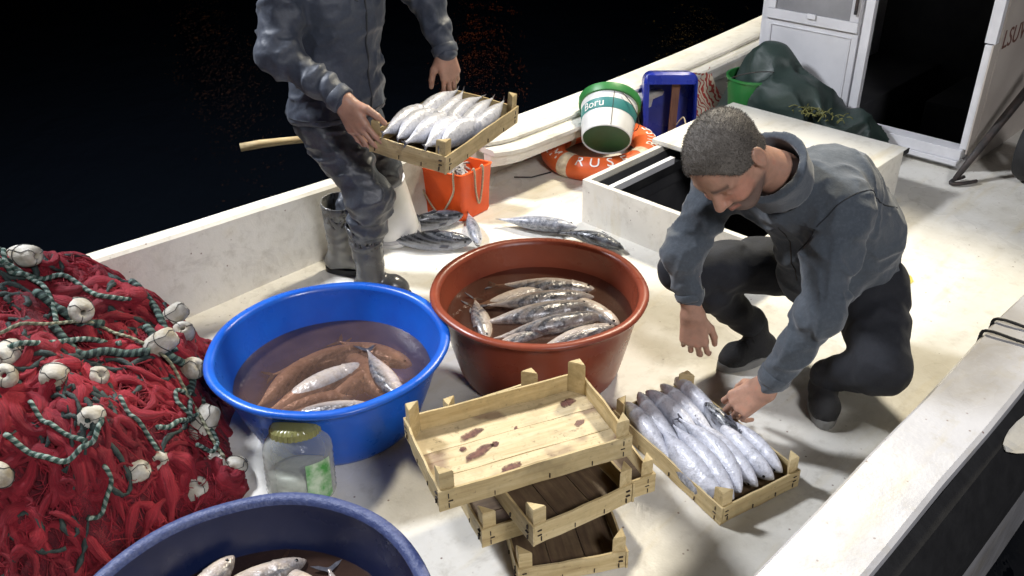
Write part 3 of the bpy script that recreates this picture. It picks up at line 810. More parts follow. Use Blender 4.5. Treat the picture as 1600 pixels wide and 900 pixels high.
for k in range(60):
    p = Vector((rnd.uniform(-0.07,0.07), rnd.uniform(-0.01,0.08), 0.205+rnd.uniform(0,0.02))); d = Vector((rnd.uniform(-1,1),rnd.uniform(-1,1),rnd.uniform(-0.1,0.25)))*0.04
    mb.tube(smooth_path([p-d, p+Vector((0,0,0.012)), p+d],3), 0.006, 5)
o = mb.build('net_scraps', pbr('grey_net_scraps', (0.11,0.09,0.08), 0.6, (0.42,0.40,0.38), 30)); o.location = bin_.location
tag(o, 'tangled grey scraps of twine heaped inside the orange bin', 'twine', kind='stuff')
# white tub beside it
wb = empty('plastic_tub', (-0.535,3.735,0.002), (R(3),R(-8),0.3)); tag(wb, 'white plastic tub behind the standing person\'s knee, beside the orange bin', 'tub')
mb = MB(); mb.lathe([(0.002,0),(0.105,0),(0.118,0.012),(0.114,0.10),(0.106,0.22),(0.099,0.295),(0.104,0.30),(0.104,0.308),(0.096,0.308),(0.094,0.295),(0.105,0.10),(0.105,0.02),(0.002,0.018)], 40); mb.build('body', MAT['white_plastic'], wb, angle=0.8)
mb = MB(); mb.lathe([(0.1195,0.03),(0.122,0.034),(0.1215,0.046),(0.1185,0.05)], 40); mb.build('band', pbr('grey_shading_band', (0.4,0.4,0.42), 0.4), wb)  # grey hoop paints the shading near the tub's foot

# ------------------------------------------------------------------ life ring
RC = Vector((0.500,4.585,0.070)); RM, Rt = 0.256, 0.068
ring = empty('life_ring', RC, (R(3),R(-2),0)); tag(ring, 'orange life ring with white letters and bands lying by the far bulwark', 'life ring')
def torus(mb, R0, r0, a0=0, a1=2*PI, n=64, m=18, mi=0):
    rings = []
    closed = abs(a1-a0-2*PI) < 1e-4
    for i in range(n+1):
        a = a0+(a1-a0)*i/n
        rings.append([((R0+r0*math.cos(b))*math.cos(a), (R0+r0*math.cos(b))*math.sin(a), r0*0.92*math.sin(b)) for b in [2*PI*k/m for k in range(m)]])
    mb.loft(rings, mi, cap=not closed)
mb = MB(); torus(mb, RM, Rt); mb.build('float_body', MAT['ring'], ring)
for a in (225, 135, 45, -40):
    mb = MB(); torus(mb, RM, Rt+0.0022, R(a-6), R(a+6), 6, 18); mb.build('band', pbr('ring_band_white', (0.70,0.64,0.52), 0.6, (0.5,0.42,0.3), 40), ring, angle=0.9)
def ring_letters(txt, a0, da, flip):
    for i, ch in enumerate(txt):
        if ch == ' ': continue
        a = R(a0 + da*i)
        me = text_mesh(ch, 0.085, 0.0012)
        me.materials.append(MAT['letter_white'])
        rad = Vector((math.cos(a), math.sin(a), 0)); tan = Vector((-math.sin(a), math.cos(a), 0)); up = Vector((0,0,1))
        b = R(62)
        nrm = (rad*math.cos(b) + up*math.sin(b)).normalized()
        pos = rad*(RM+(Rt+0.001)*math.cos(b)) + up*((Rt*0.92+0.002)*math.sin(b))
        if flip: yv = (nrm.cross(tan)); xv = tan
        else: xv = -tan; yv = nrm.cross(xv)
        # wrap each glyph onto the tube
        for v in me.vertices:
            lx, ly, lz = v.co
            bb = b + ly/Rt
            aa = a + lx/(RM+Rt*0.5)
            rr = Rt + 0.0015 + max(lz, -0.001)
            v.co = ((RM+rr*math.cos(bb))*math.cos(aa), (RM+rr*math.cos(bb))*math.sin(aa), rr*0.92*math.sin(bb))
        o = bpy.data.objects.new('letter', me); COL.objects.link(o); o.parent = ring
ring_letters('RUSE', 243, 16, True)
ring_letters('MARTEM', 142, 13.5, True)
ring_letters('RUSE', -20, 13, True)

# ------------------------------------------------------------------ tipped paint pail resting on the ring
ax = Vector((0.15,0.84,0.54)).normalized(); pos = Vector((0.505,4.34,0.215))
rot = ax.to_track_quat('Z', 'Y').to_matrix().to_4x4()
pail = empty('paint_pail', M=Matrix.Translation(pos) @ rot); tag(pail, 'white and teal paint pail with green rim tipped on the life ring, base forward', 'pail')
def rp(z): return 0.128 + 0.024*z/0.235
mb = MB(); mb.lathe([(0.003,0.012),(rp(0)-0.008,0.012),(rp(0)-0.004,0.0),(rp(0),0.004),(rp(0.235),0.235),(rp(0.235)-0.004,0.235),(rp(0.01)-0.006,0.02),(0.003,0.018)], 56); mb.build('body', MAT['white_plastic'], pail, angle=0.6)
mb = MB(); mb.lathe([(0.002,0.006),(rp(0)-0.006,0.0085),(rp(0)-0.006,0.0105),(0.002,0.0105)], 48); mb.build('base_disc', MAT['dark_green'], pail, angle=0.6)
mb = MB(); mb.lathe([(rp(0.205)+0.001,0.203),(rp(0.21)+0.010,0.205),(rp(0.235)+0.012,0.225),(rp(0.235)+0.012,0.246),(rp(0.235)-0.004,0.250),(rp(0.235)-0.006,0.236)], 56); mb.build('rim', MAT['green'], pail, angle=0.6)
mb = MB(); mb.lathe([(rp(0.105)+0.0008,0.105),(rp(0.105)+0.0016,0.106),(rp(0.165)+0.0016,0.164),(rp(0.165)+0.0008,0.165)], 56); mb.build('label_band', MAT['teal'], pail, angle=0.6)
me = text_mesh('Boru', 0.062, 0.0006); me.materials.append(MAT['letter_white'])
axw = pail.matrix_world.to_3x3().inverted() @ Vector((-0.62,-0.6,0.5))
phi0 = math.atan2(axw.y, axw.x)
for v in me.vertices:
    lx, ly, lz = v.co; z = 0.134 + ly; a = phi0 + lx/rp(0.13)
    r_ = rp(z) + 0.0026 + lz*0.5; v.co = (r_*math.cos(a), r_*math.sin(a), z)
o = bpy.data.objects.new('lettering', me); COL.objects.link(o); o.parent = pail
for da in (0.75, 3.9):
    mb = MB(); mb.tube([((rp(z)+0.002)*math.cos(phi0+da), (rp(z)+0.002)*math.sin(phi0+da), z) for z in (0.006,0.05,0.1,0.15,0.2)], 0.0016, 5); mb.build('seam', MAT['nail'], pail)
mb = MB(); mb.tube([((rp(0.2)+0.012)*math.cos(phi0+1.0+t*2.4), (rp(0.2)+0.012)*math.sin(phi0+1.0+t*2.4), 0.195-0.085*math.sin(PI*t)) for t in [k/16 for k in range(17)]], 0.0025, 6); mb.build('handle', MAT['iron'], pail)

# ------------------------------------------------------------------ cut-open blue jerrycan with a slat in it
can = empty('cut_jerrycan', (0.905,4.80,0.004), (R(-14),0,R(-4))); tag(can, 'dark blue plastic jerrycan cut open at the front, beside the life ring', 'jerrycan')
def rrect(w, h, r, z0, y, n=5):
    out = []
    for cx, cz, a0 in ((w/2-r, z0+h-r, 0),(-w/2+r, z0+h-r, 90),(-w/2+r, z0+r, 180),(w/2-r, z0+r, 270)):
        for k in range(n+1):
            a = R(a0+90*k/n); out.append((cx+r*math.cos(a), y, cz+r*math.sin(a)))
    return out
W_, H_ = 0.295, 0.40
mb = MB()
mb.loft([rrect(W_-0.03,H_-0.02,0.05,0.004,-0.10), rrect(W_,H_,0.05,0,-0.085), rrect(W_,H_,0.05,0,0.07), rrect(W_-0.04,H_-0.03,0.045,0.01,0.10), rrect(W_-0.06,H_-0.05,0.04,0.02,0.094), rrect(W_-0.016,H_-0.016,0.045,0.008,0.06), rrect(W_-0.016,H_-0.016,0.045,0.008,-0.08), rrect(W_-0.042,H_-0.034,0.045,0.010,-0.096)], cap=False)
mb.loft([rrect(W_-0.05,H_-0.04,0.04,0.015,0.097), rrect(W_-0.05,H_-0.04,0.04,0.015,0.094)])
# front lip: the top of the face is left standing
mb.box((-0.13,-0.103,0.335),(0.13,-0.094,0.385)); mb.box((-0.145,-0.098,0.05),(-0.118,-0.09,0.34)); 
mb.build('shell', MAT['navy_blue_can'], can, angle=0.6)
slat = empty('wooden_stick', (0.925,4.80,0.022), (R(-9),R(4),0.05)); tag(slat, 'reddish flat wooden stick standing inside the cut blue jerrycan', 'stick')
mb = MB(); mb.box((-0.022,-0.008,0),(0.022,0.008,0.335)); mb.build('plank', pbr('red_brown_slat', (0.22,0.10,0.055), 0.6, (0.15,0.065,0.04), 20, 60, 0.2, stretch=(6,6,0.6)), slat, smooth=False, bevel=0.002)
cord = MB(); cord.tube(smooth_path([(0.945,4.76,0.13),(0.965,4.68,0.20),(0.975,4.62,0.14),(0.99,4.60,0.03),(1.02,4.57,0.008)],6), 0.004, 6)
o = cord.build('twine', MAT['twine']); tag(o, 'short beige twine trailing out of the cut blue jerrycan', 'twine')

# patterned cloth, small tin, green bucket beside the tarpaulin
mb = MB(); n1, n2 = 14, 14; vs = []; fs = []
for i in range(n1):
    for j in range(n2):
        u, v = i/(n1-1), j/(n2-1)
        s = 4.15+0.42*u; t = 2.955-0.18*(1-v)**2+0.0*u; z = 0.03+0.25*v
        vs.append((s, t+0.015*math.sin(9*u+4*v), z+0.012*math.sin(11*u+2)))
for i in range(n1-1):
    for j in range(n2-1): fs.append((i*n2+j,(i+1)*n2+j,(i+1)*n2+j+1,i*n2+j+1))
mb.add(vs, fs); mb.add([(a,b+0.004,c-0.003) for a,b,c in vs], [f[::-1] for f in fs])
m, nt, bs = nmat('red_white_cloth'); co = coords(nt, rand=False)
w = nd(nt, 'ShaderNodeTexWave', i_Scale=9.0, i_Distortion=9.0, i_Detail=1.5); nt.links.new(co, w.inputs['Vector'])
w.inputs['Detail Scale'].default_value = 2.2
nt.links.new(ramp(nt, w.outputs['Fac'], [(0.28,(0.42,0.05,0.04)),(0.42,(0.66,0.58,0.46))]), bs.inputs['Base Color']); bs.inputs['Roughness'].default_value = 0.85
cl = mb.build('cloth', m); cl.rotation_euler = (0,0,R(44)); tag(cl, 'crumpled red and white patterned cloth hung behind the blue jerrycan', 'cloth')
tin = empty('paint_tin', (1.13,4.69,0.055), (R(90),R(0),R(25))); tag(tin, 'small blue and white tin lying behind the crouching person\'s head', 'tin')
mb = MB(); mb.lathe([(0.002,-0.07),(0.05,-0.07),(0.053,-0.066),(0.053,0.066),(0.05,0.07),(0.002,0.07)], 32); mb.build('can', MAT['white_plastic'], tin, angle=0.6)
mb = MB(); mb.lathe([(0.0532,-0.03),(0.054,-0.029),(0.054,0.03),(0.0532,0.031)], 32); mb.build('label_band', MAT['blue'], tin, angle=0.6)
gb = empty('green_bucket', (1.40,4.93,0.004)); tag(gb, 'green plastic bucket half hidden by the dark tarpaulin at the cabin', 'bucket')
mb = MB(); mb.lathe([(0.002,0.0),(0.11,0.0),(0.115,0.006),(0.15,0.33),(0.158,0.333),(0.158,0.345),(0.146,0.345),(0.11,0.012),(0.002,0.01)], 44); mb.build('body', MAT['green'], gb, angle=0.7)
mb = MB(); mb.tube([(0.155*math.cos(a),0.155*math.sin(a),0.31-0.10*math.sin(a)) for a in [PI+PI*k/14 for k in range(15)]], 0.003, 6); mb.build('handle', MAT['iron'], gb)

# ------------------------------------------------------------------ clear jar with yellow ribbed lid
jar = empty('plastic_jar', (-0.655,2.03,0.002), (R(-14),R(3),R(15))); tag(jar, 'big clear plastic jar with yellow ribbed lid between blue and navy basins', 'jar')
m, nt, bs = nmat('clear_plastic')
bs.inputs['Base Color'].default_value = (0.62,0.64,0.60,1); bs.inputs['Roughness'].default_value = 0.10
co = coords(nt); bump(nt, bs, noise(nt, co, 26, 3), 0.6, 0.012)
tr = nd(nt, 'ShaderNodeBsdfTransparent'); tr.inputs[0].default_value = (0.92,0.94,0.90,1)
mx = nd(nt, 'ShaderNodeMixShader'); lw = nd(nt, 'ShaderNodeLayerWeight', i_Blend=0.35)
nt.links.new(ramp(nt, lw.outputs['Facing'], [(0.1,0.22),(0.8,0.75)]), mx.inputs[0])
nt.links.new(tr.outputs[0], mx.inputs[1]); nt.links.new(bs.outputs[0], mx.inputs[2]); nt.links.new(mx.outputs[0], nt.nodes['Material Output'].inputs['Surface'])
MAT['clear'] = m
mb = MB(); prof = [(0.002,0.004),(0.085,0.004),(0.098,0.018)]
for k in range(7): prof += [(0.104,0.03+0.018*k),(0.101,0.039+0.018*k)]
prof += [(0.104,0.16),(0.101,0.182),(0.092,0.205),(0.078,0.222),(0.070,0.23)]
mb.lathe(prof, 44); mb.build('body', MAT['clear'], jar, angle=1.2)
mb = MB(); wob = lambda a, z: 1 + 0.016*(1 if math.sin(30*a) > 0 else -1)*(1 if z < 0.245 else 0)
mb.lathe([(0.070,0.219),(0.077,0.221),(0.076,0.240),(0.068,0.250),(0.04,0.257),(0.002,0.258)], 120, wob=wob); mb.build('lid', MAT['yellow'], jar, angle=0.6)
mb = MB(); rings = []
for k in range(9):
    a = R(-82+k*6); rings.append([(0.1052*math.cos(a),0.1052*math.sin(a),0.03),(0.1052*math.cos(a),0.1052*math.sin(a),0.155)])
mb.loft(rings, cap=False, closed=False); mb.build('label_strip', pbr('green_label', (0.06,0.30,0.06), 0.4, (0.5,0.6,0.45), 25), jar)
mb = MB(); mb.lathe([(0.002,0.012),(0.09,0.012),(0.093,0.10),(0.06,0.108),(0.002,0.105)], 32); mb.build('contents', pbr('pale_jar_contents', (0.62,0.63,0.58), 0.4, (0.45,0.47,0.42), 18, 30, 0.4), jar)

# ------------------------------------------------------------------ long pole lashed across the far gunwale
mb = MB(); rnd = random.Random(2)
A_, B_ = Vector((-1.30,4.094,0.325)), Vector((0.0,4.545,0.318))
P = [A_.lerp(B_, k/14) + Vector((0,0,0.004*math.sin(k*1.3))) for k in range(15)]
mb.tube(P, [0.019+0.0012*rnd.uniform(-1,1) for _ in P], 12); pole = mb.build('wooden_pole', MAT['pole']); tag(pole, 'pale round wooden pole sticking out over the water behind the standing person', 'pole')

# ------------------------------------------------------------------ tyre and an added dark rod shaped as a shadow band, by the cabin side
ty = empty('spare_tyre', (2.66,4.19,0.0), (0,0,R(44))); tag(ty, 'black rubber tyre standing at the right edge by the cabin side', 'tyre')
mb = MB(); rings = []
for i in range(49):
    a = 2*PI*i/48
    q = []
    for (rr, yy) in ((0.085,-0.05),(0.13,-0.062),(0.165,-0.055),(0.178,-0.03),(0.180,0),(0.178,0.03),(0.165,0.055),(0.13,0.062),(0.085,0.05),(0.095,0.0)):
        k = 1 + (0.012 if (i % 2 and rr > 0.17) else 0)
        q.append((rr*k*math.cos(a), yy, 0.182+rr*k*math.sin(a)))
    rings.append(q)
mb.loft(rings, cap=False); mb.build('tread', MAT['rubber'], ty, angle=0.7)
gf = empty('shadow_rod', (2.235,4.135,0.012)); tag(gf, 'dark forked rod standing in for a shadow band on the cabin side wall', 'shadow stand-in')
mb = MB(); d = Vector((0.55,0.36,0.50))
mb.tube([Vector((0.03,0.02,0.02)), d*0.3, d*0.6, d*1.0], [0.014,0.02,0.022,0.022], 10); mb.build('shadow_shaft', MAT['iron'], gf)
mb = MB(); mb.tube(smooth_path([(0.03,0.02,0.02),(0.0,0.0,0.006),(0.06,-0.005,0.004),(0.14,0.02,0.004)],5), 0.010, 8); mb.build('shadow_prong', MAT['iron'], gf)
mb = MB(); mb.tube(smooth_path([(0.03,0.02,0.02),(0.04,0.04,0.006),(0.10,0.07,0.006)],5), 0.009, 8); mb.build('shadow_prong', MAT['iron'], gf)
# ------------------------------------------------------------------ implicit surfaces (for cloth, bodies, heaps)
_rs = np.random.RandomState(7)
_TAB = _rs.rand(32,32,32).astype(np.float32)*2-1
def vnoise(P, s, off=0.0):
    Q = P*s + off
    i = np.floor(Q).astype(np.int32); f = (Q-i).astype(np.float32); f = f*f*(3-2*f)
    x, y, z = (i[:,0] & 31), (i[:,1] & 31), (i[:,2] & 31); x1, y1, z1 = (x+1)&31, (y+1)&31, (z+1)&31
    fx, fy, fz = f[:,0], f[:,1], f[:,2]
    c00 = _TAB[x,y,z]*(1-fx)+_TAB[x1,y,z]*fx; c10 = _TAB[x,y1,z]*(1-fx)+_TAB[x1,y1,z]*fx
    c01 = _TAB[x,y,z1]*(1-fx)+_TAB[x1,y,z1]*fx; c11 = _TAB[x,y1,z1]*(1-fx)+_TAB[x1,y1,z1]*fx
    return (c00*(1-fy)+c10*fy)*(1-fz) + (c01*(1-fy)+c11*fy)*fz
def V(*a): return np.array(a, np.float32)
def cap(P, a, b, ra, rb=None, wr=None):
    """tapered capsule; wr = (amplitude, folds per metre, seed, centre h, spread) adds cloth rings"""
    a = np.asarray(a, np.float32); b = np.asarray(b, np.float32)
    rb = ra if rb is None else rb
    ba = b-a; L2 = float(ba@ba); pa = P-a
    h = np.clip((pa@ba)/L2, 0, 1)
    d = np.linalg.norm(pa - h[:,None]*ba, axis=1) - (ra + (rb-ra)*h)
    if wr is not None:
        amp, fr, sd, hc, sp = wr
        L = math.sqrt(L2); near = np.abs(d) < 0.05
        Q = P[near]
        w = np.sin(h[near]*L*fr + 3.2*vnoise(Q, 9, sd) + 1.5*vnoise(Q, 23, sd+5))
        w = np.where(w > 0, w, w*0.6)
        d[near] -= (amp*w*np.exp(-((h[near]-hc)/sp)**2)).astype(np.float32)
    return d
def ell(P, c, r, M=None):
    q = P - np.asarray(c, np.float32)
    if M is not None: q = q @ np.asarray(M, np.float32)
    r = np.asarray(r, np.float32)
    k0 = np.linalg.norm(q/r, axis=1); k1 = np.linalg.norm(q/(r*r), axis=1) + 1e-9
    return k0*(k0-1)/k1
def smin(a, b, k):
    h = np.clip(0.5+0.5*(b-a)/k, 0, 1)
    return b + (a-b)*h - k*h*(1-h)
def smax(a, b, k): return -smin(-a, -b, k)
def U(ds, k):
    d = ds[0]
    for e in ds[1:]: d = smin(d, e, k)
    return d
def mesh_sdf(fn, lo, hi, h, margin=0.02):
    lo = np.asarray(lo, np.float32); hi = np.asarray(hi, np.float32)
    B = 8
    nb = np.ceil((hi-lo)/(h*B)).astype(int) + 1
    n = nb*B
    ctr = np.stack(np.meshgrid(*[lo[k] + (np.arange(nb[k])*B + (B-1)/2)*h for k in range(3)], indexing='ij'), -1).reshape(-1,3).astype(np.float32)
    dc = fn(ctr).astype(np.float32)
    act = np.abs(dc) < (B*h*0.87*1.25 + margin)
    vals = np.repeat(np.repeat(np.repeat(dc.reshape(nb), B, 0), B, 1), B, 2)
    bi = np.stack(np.unravel_index(np.nonzero(act)[0], nb), -1)
    g = np.stack(np.meshgrid(*[np.arange(B)]*3, indexing='ij'), -1).reshape(-1,3)
    for st in range(0, len(bi), 600):
        idx = (bi[st:st+600,None,:]*B + g[None]).reshape(-1,3)
        P = (lo + idx*h).astype(np.float32)
        vals[idx[:,0],idx[:,1],idx[:,2]] = fn(P)
    ins = vals < 0
    nx, ny, nz = n-1
    cnt = np.zeros((nx,ny,nz), np.int8); acc = np.zeros((nx,ny,nz,3), np.float32)
    C = lambda A, i, j, k: A[i:i+nx, j:j+ny, k:k+nz]
    cs = [(0,0,0),(1,0,0),(0,1,0),(1,1,0),(0,0,1),(1,0,1),(0,1,1),(1,1,1)]
    for a in cs:
        for ax in range(3):
            if a[ax]: continue
            b = list(a); b[ax] = 1
            va, vb = C(vals,*a), C(vals,*b)
            ch = C(ins,*a) != C(ins,*b)
            t = va[ch]/(va[ch]-vb[ch])
            cnt[ch] += 1
            w = np.zeros((ch.sum(),3), np.float32) + np.array(a, np.float32); w[:,ax] += t
            acc[ch] += w
    cell = cnt > 0
    idm = -np.ones((nx,ny,nz), np.int32); idm[cell] = np.arange(cell.sum())
    ii = np.stack(np.nonzero(cell), -1)
    verts = lo + (ii + acc[cell]/cnt[cell][:,None])*h
    faces = []
    for ax in range(3):
        o1, o2 = (ax+1)%3, (ax+2)%3
        sl0 = [slice(1,n[k]-1) for k in range(3)]; sl1 = list(sl0)
        sl0[ax] = slice(0,n[ax]-1); sl1[ax] = slice(1,n[ax])
        A, Bq = ins[tuple(sl0)], ins[tuple(sl1)]
        ch = A != Bq
        pos = np.stack(np.nonzero(ch), -1)
        if not len(pos): continue
        base = pos.copy(); base[:,o1] += 1; base[:,o2] += 1
        def at_(d1, d2):
            q = base.copy(); q[:,o1] -= d1; q[:,o2] -= d2
            return idm[q[:,0],q[:,1],q[:,2]]
        q = np.stack([at_(1,1), at_(0,1), at_(0,0), at_(1,0)], -1)
        fl = ~A[ch]
        q[fl] = q[fl][:,::-1]
        faces.append(q[(q >= 0).all(1)])
    return verts, np.concatenate(faces)
def relax(v, f, it=2, lam=0.5):
    for _ in range(it):
        s = np.zeros_like(v); c = np.zeros(len(v), np.float32)
        for a, b in ((0,1),(1,2),(2,3),(3,0)):
            np.add.at(s, f[:,a], v[f[:,b]]); np.add.at(c, f[:,a], 1)
            np.add.at(s, f[:,b], v[f[:,a]]); np.add.at(c, f[:,b], 1)
        v = v*(1-lam) + lam*s/np.maximum(c,1)[:,None]
    return v
def np_obj(name, parts, mats, parent=None, color=None):
    """parts = list of (verts, faces, material index); one mesh object"""
    me = bpy.data.meshes.new(name); vs = []; fs = []; mi = []; off = 0
    for v, f, m in parts:
        vs.append(v); fs.append(f+off); mi += [m]*len(f); off += len(v)
    vs = np.concatenate(vs); fs = np.concatenate(fs)
    me.from_pydata(vs.tolist(), [], fs.tolist())
    for m in (mats if isinstance(mats, (list,tuple)) else [mats]): me.materials.append(m)
    me.polygons.foreach_set('material_index', mi)
    me.polygons.foreach_set('use_smooth', [True]*len(me.polygons))
    if color is not None:
        at = me.color_attributes.new('tint', 'FLOAT_COLOR', 'POINT')
        at.data.foreach_set('color', np.concatenate([color, np.ones((len(color),1))], 1).astype(np.float32).ravel())
    me.update()
    o = bpy.data.objects.new(name, me); COL.objects.link(o)
    if parent is not None: o.parent = parent
    return o

# ------------------------------------------------------------------ dark green tarpaulin heaped by the cabin door
_ca, _sa = math.cos(R(44)), math.sin(R(44))
def b2w(s, t, z): return V(s*_ca-t*_sa, s*_sa+t*_ca, z)
RB = np.array([[_ca,-_sa,0],[_sa,_ca,0],[0,0,1]], np.float32)
def tarp_fn(P):
    d = U([ell(P, b2w(4.52,2.53,0.20), (0.15,0.17,0.30), RB), ell(P, b2w(4.50,2.66,0.12), (0.13,0.12,0.16), RB), ell(P, b2w(4.46,2.34,0.20), (0.20,0.20,0.17), RB), ell(P, b2w(4.48,2.12,0.13), (0.19,0.20,0.14), RB),
           ell(P, b2w(4.52,1.97,0.06), (0.15,0.14,0.10), RB), ell(P, b2w(4.44,2.42,0.05), (0.19,0.30,0.12), RB)], 0.07)
    near = np.abs(d) < 0.14
    Q = P[near]
    w = np.stack([vnoise(Q,4,2), vnoise(Q,4,9), vnoise(Q,4,17)], -1)*0.10
    r1 = 1-np.abs(vnoise(Q+w, 5.0, 3))*2; r2 = 1-np.abs(vnoise(Q+w, 13, 11))*2
    d[near] -= 0.055*(r1-0.3) + 0.008*(r2-0.2)
    return d
v, f = mesh_sdf(tarp_fn, (1.2,4.1,-0.02), (2.4,5.4,0.62), 0.011, 0.1)
v[:,2] = np.maximum(v[:,2], 0.003)
ss = v[:,0]*_ca+v[:,1]*_sa
ex = np.maximum(0, ss-4.685); v[:,0] -= ex*_ca; v[:,1] -= ex*_sa
tarp = np_obj('tarpaulin', [(relax(v,f,1),f,0)], pbr('green_tarpaulin', (0.014,0.028,0.024), 0.55, (0.026,0.044,0.037), 5, 120, 0.2, rvar=0.15))
tag(tarp, 'dark green tarpaulin heaped against the white cabin door', 'tarpaulin')
# withered weed caught on its near foot
mb = MB(); rnd = random.Random(3)
for k in range(70):
    c = b2w(4.30+rnd.gauss(0,0.035), 2.12+rnd.gauss(0,0.07), 0.26+rnd.uniform(0,0.025))
    d = Vector((rnd.uniform(-1,1),rnd.uniform(-1,1),rnd.uniform(-0.2,0.5)))*0.025; c = Vector([float(q) for q in c])
    mb.tube(smooth_path([c-d, c+Vector((0,0,0.008)), c+d],2), 0.003, 4)
o = mb.build('weed', pbr('yellow_weed', (0.20,0.19,0.05), 0.7, (0.10,0.11,0.04), 40)); tag(o, 'yellowish weed and scraps caught at the foot of the tarpaulin', 'weed', kind='stuff')

# ------------------------------------------------------------------ heap of red net with floats and ropes
def netz(x, y):
    dx = (x+1.72)/(0.86+0.12*max(0,min(1,(2.35-y)/0.3))); dy = (y-2.36)/(0.70 if y > 2.36 else 0.86); r2 = dx*dx+dy*dy
    if r2 >= 1: return 0.0
    b = 0.66*(1-r2)**1.2
    l = 0.036*(math.sin(9*x+2*math.sin(5*y))+math.sin(11*y+1.7*math.sin(6*x)))+0.02*math.sin(23*x+3*math.sin(9*y))
    z = max(0, b+l*min(1,(1-r2)*2.2))
    for cx, cy, rr in ((-0.605,2.43,0.37),(-0.615,1.315,0.40)):
        q = min(1, max(0, (math.hypot(x-cx,y-cy)-rr)/0.16)); z *= (q*(2-q))**0.7
    return z
def on_deck_side(x, y):      # keep inside the far bulwark
    t = -x*_sa + y*_ca
    if t > 3.07: x += (t-3.07)*_sa; y -= (t-3.07)*_ca
    return x, y
net = empty('fishing_net', (-1.5,2.3,0.0)); tag(net, 'heap of crimson fishing net with white floats and green ropes', 'fishing net')
NI = Matrix.Translation((1.5,-2.3,0))
m, nt, bs = nmat('red_netting')
tc = nd(nt, 'ShaderNodeTexCoord'); mp = nd(nt, 'ShaderNodeMapping'); mp.inputs['Scale'].default_value = (60, 7, 1); nt.links.new(tc.outputs['UV'], mp.inputs[0])
fib = noise(nt, mp.outputs[0], 1.0, 4, 0.7)
big = noise(nt, coords(nt, rand=False), 4.0, 4, 0.6)
fine = noise(nt, coords(nt, rand=False), 150.0, 3, 0.7)
c = ramp(nt, fib, [(0.3,(0.10,0.005,0.014)),(0.5,(0.36,0.011,0.028)),(0.72,(0.56,0.026,0.050))])
c = mix(nt, ramp(nt, big, [(0.45,0),(0.68,0.65)]), c, (0.12,0.006,0.016))
c = mix(nt, ramp(nt, fine, [(0.55,0),(0.75,0.5)]), c, (0.50,0.06,0.08))
nt.links.new(c, bs.inputs['Base Color']); bs.inputs['Roughness'].default_value = 0.75
b0 = bump(nt, bs, fib, 0.8, 0.012); bump(nt, bs, fine, 0.5, 0.004, prev=b0)
MAT['net'] = m
m, nt, bs = nmat('shaded_red_netting')  # near-black red in the colour stands for shade in the gaps
co = coords(nt, rand=False); big = noise(nt, co, 5.0, 4, 0.65)
vo = nd(nt, 'ShaderNodeTexVoronoi', i_Scale=300.0); vo.feature = 'DISTANCE_TO_EDGE'
wp = nd(nt, 'ShaderNodeTexNoise', i_Scale=7.0, i_Detail=3.0); nt.links.new(co, wp.inputs['Vector'])
mxv = nd(nt, 'ShaderNodeMix', data_type='VECTOR'); mxv.inputs[0].default_value = 0.12; nt.links.new(co, mxv.inputs[4]); nt.links.new(wp.outputs['Color'], mxv.inputs[5])
nt.links.new(mxv.outputs[1], vo.inputs['Vector'])
ms = ramp(nt, vo.outputs['Distance'], [(0.06,1),(0.22,0)])
c = mix(nt, ms, (0.09,0.004,0.011), (0.34,0.012,0.028))
stk = noise(nt, coords(nt, scale=(1,1,0.35), rand=False), 34.0, 5, 0.75, 0.6)
c = mix(nt, ramp(nt, stk, [(0.36,0.75),(0.56,0.0)]), c, (0.05,0.003,0.008))
c = mix(nt, ramp(nt, big, [(0.42,0),(0.64,0.75)]), c, (0.045,0.003,0.008))
nt.links.new(c, bs.inputs['Base Color']); bs.inputs['Roughness'].default_value = 0.8
b0 = bump(nt, bs, ms, 0.3, 0.002); bump(nt, bs, stk, 0.9, 0.014, prev=b0)
NETSHEET = m
rnd = random.Random(21)
mb = MB()
# the draped sheet of netting, bunched into folds
n1, n2 = 190, 180; vs = []; fs = []
def rdg(x, y, s, o): return 1-2*abs(mnoise.noise((x*s+0.6*mnoise.noise((x*4,y*4,o)), y*s+0.6*mnoise.noise((x*4,y*4,o+7)), o)))
for i in range(n1):
    for j in range(n2):
        x = -2.60+1.80*i/(n1-1); y = 1.48+1.62*j/(n2-1)
        z = netz(x,y); x2, y2 = on_deck_side(x,y)
        k = min(1, z/0.08)
        z += k*(0.075*(rdg(x,y*0.6,5.5,1.3)-0.4) + 0.042*(rdg(x*0.7,y,13,4.1)-0.4) + 0.014*rdg(x,y,32,9.0)) - 0.040*k - 0.012
        vs.append((x2,y2,z))
for i in range(n1-1):
    for j in range(n2-1):
        if max(vs[q][2] for q in (i*n2+j,(i+1)*n2+j,(i+1)*n2+j+1,i*n2+j+1)) > -0.010: fs.append((i*n2+j,(i+1)*n2+j,(i+1)*n2+j+1,i*n2+j+1))
mb.add(vs, fs, 1)
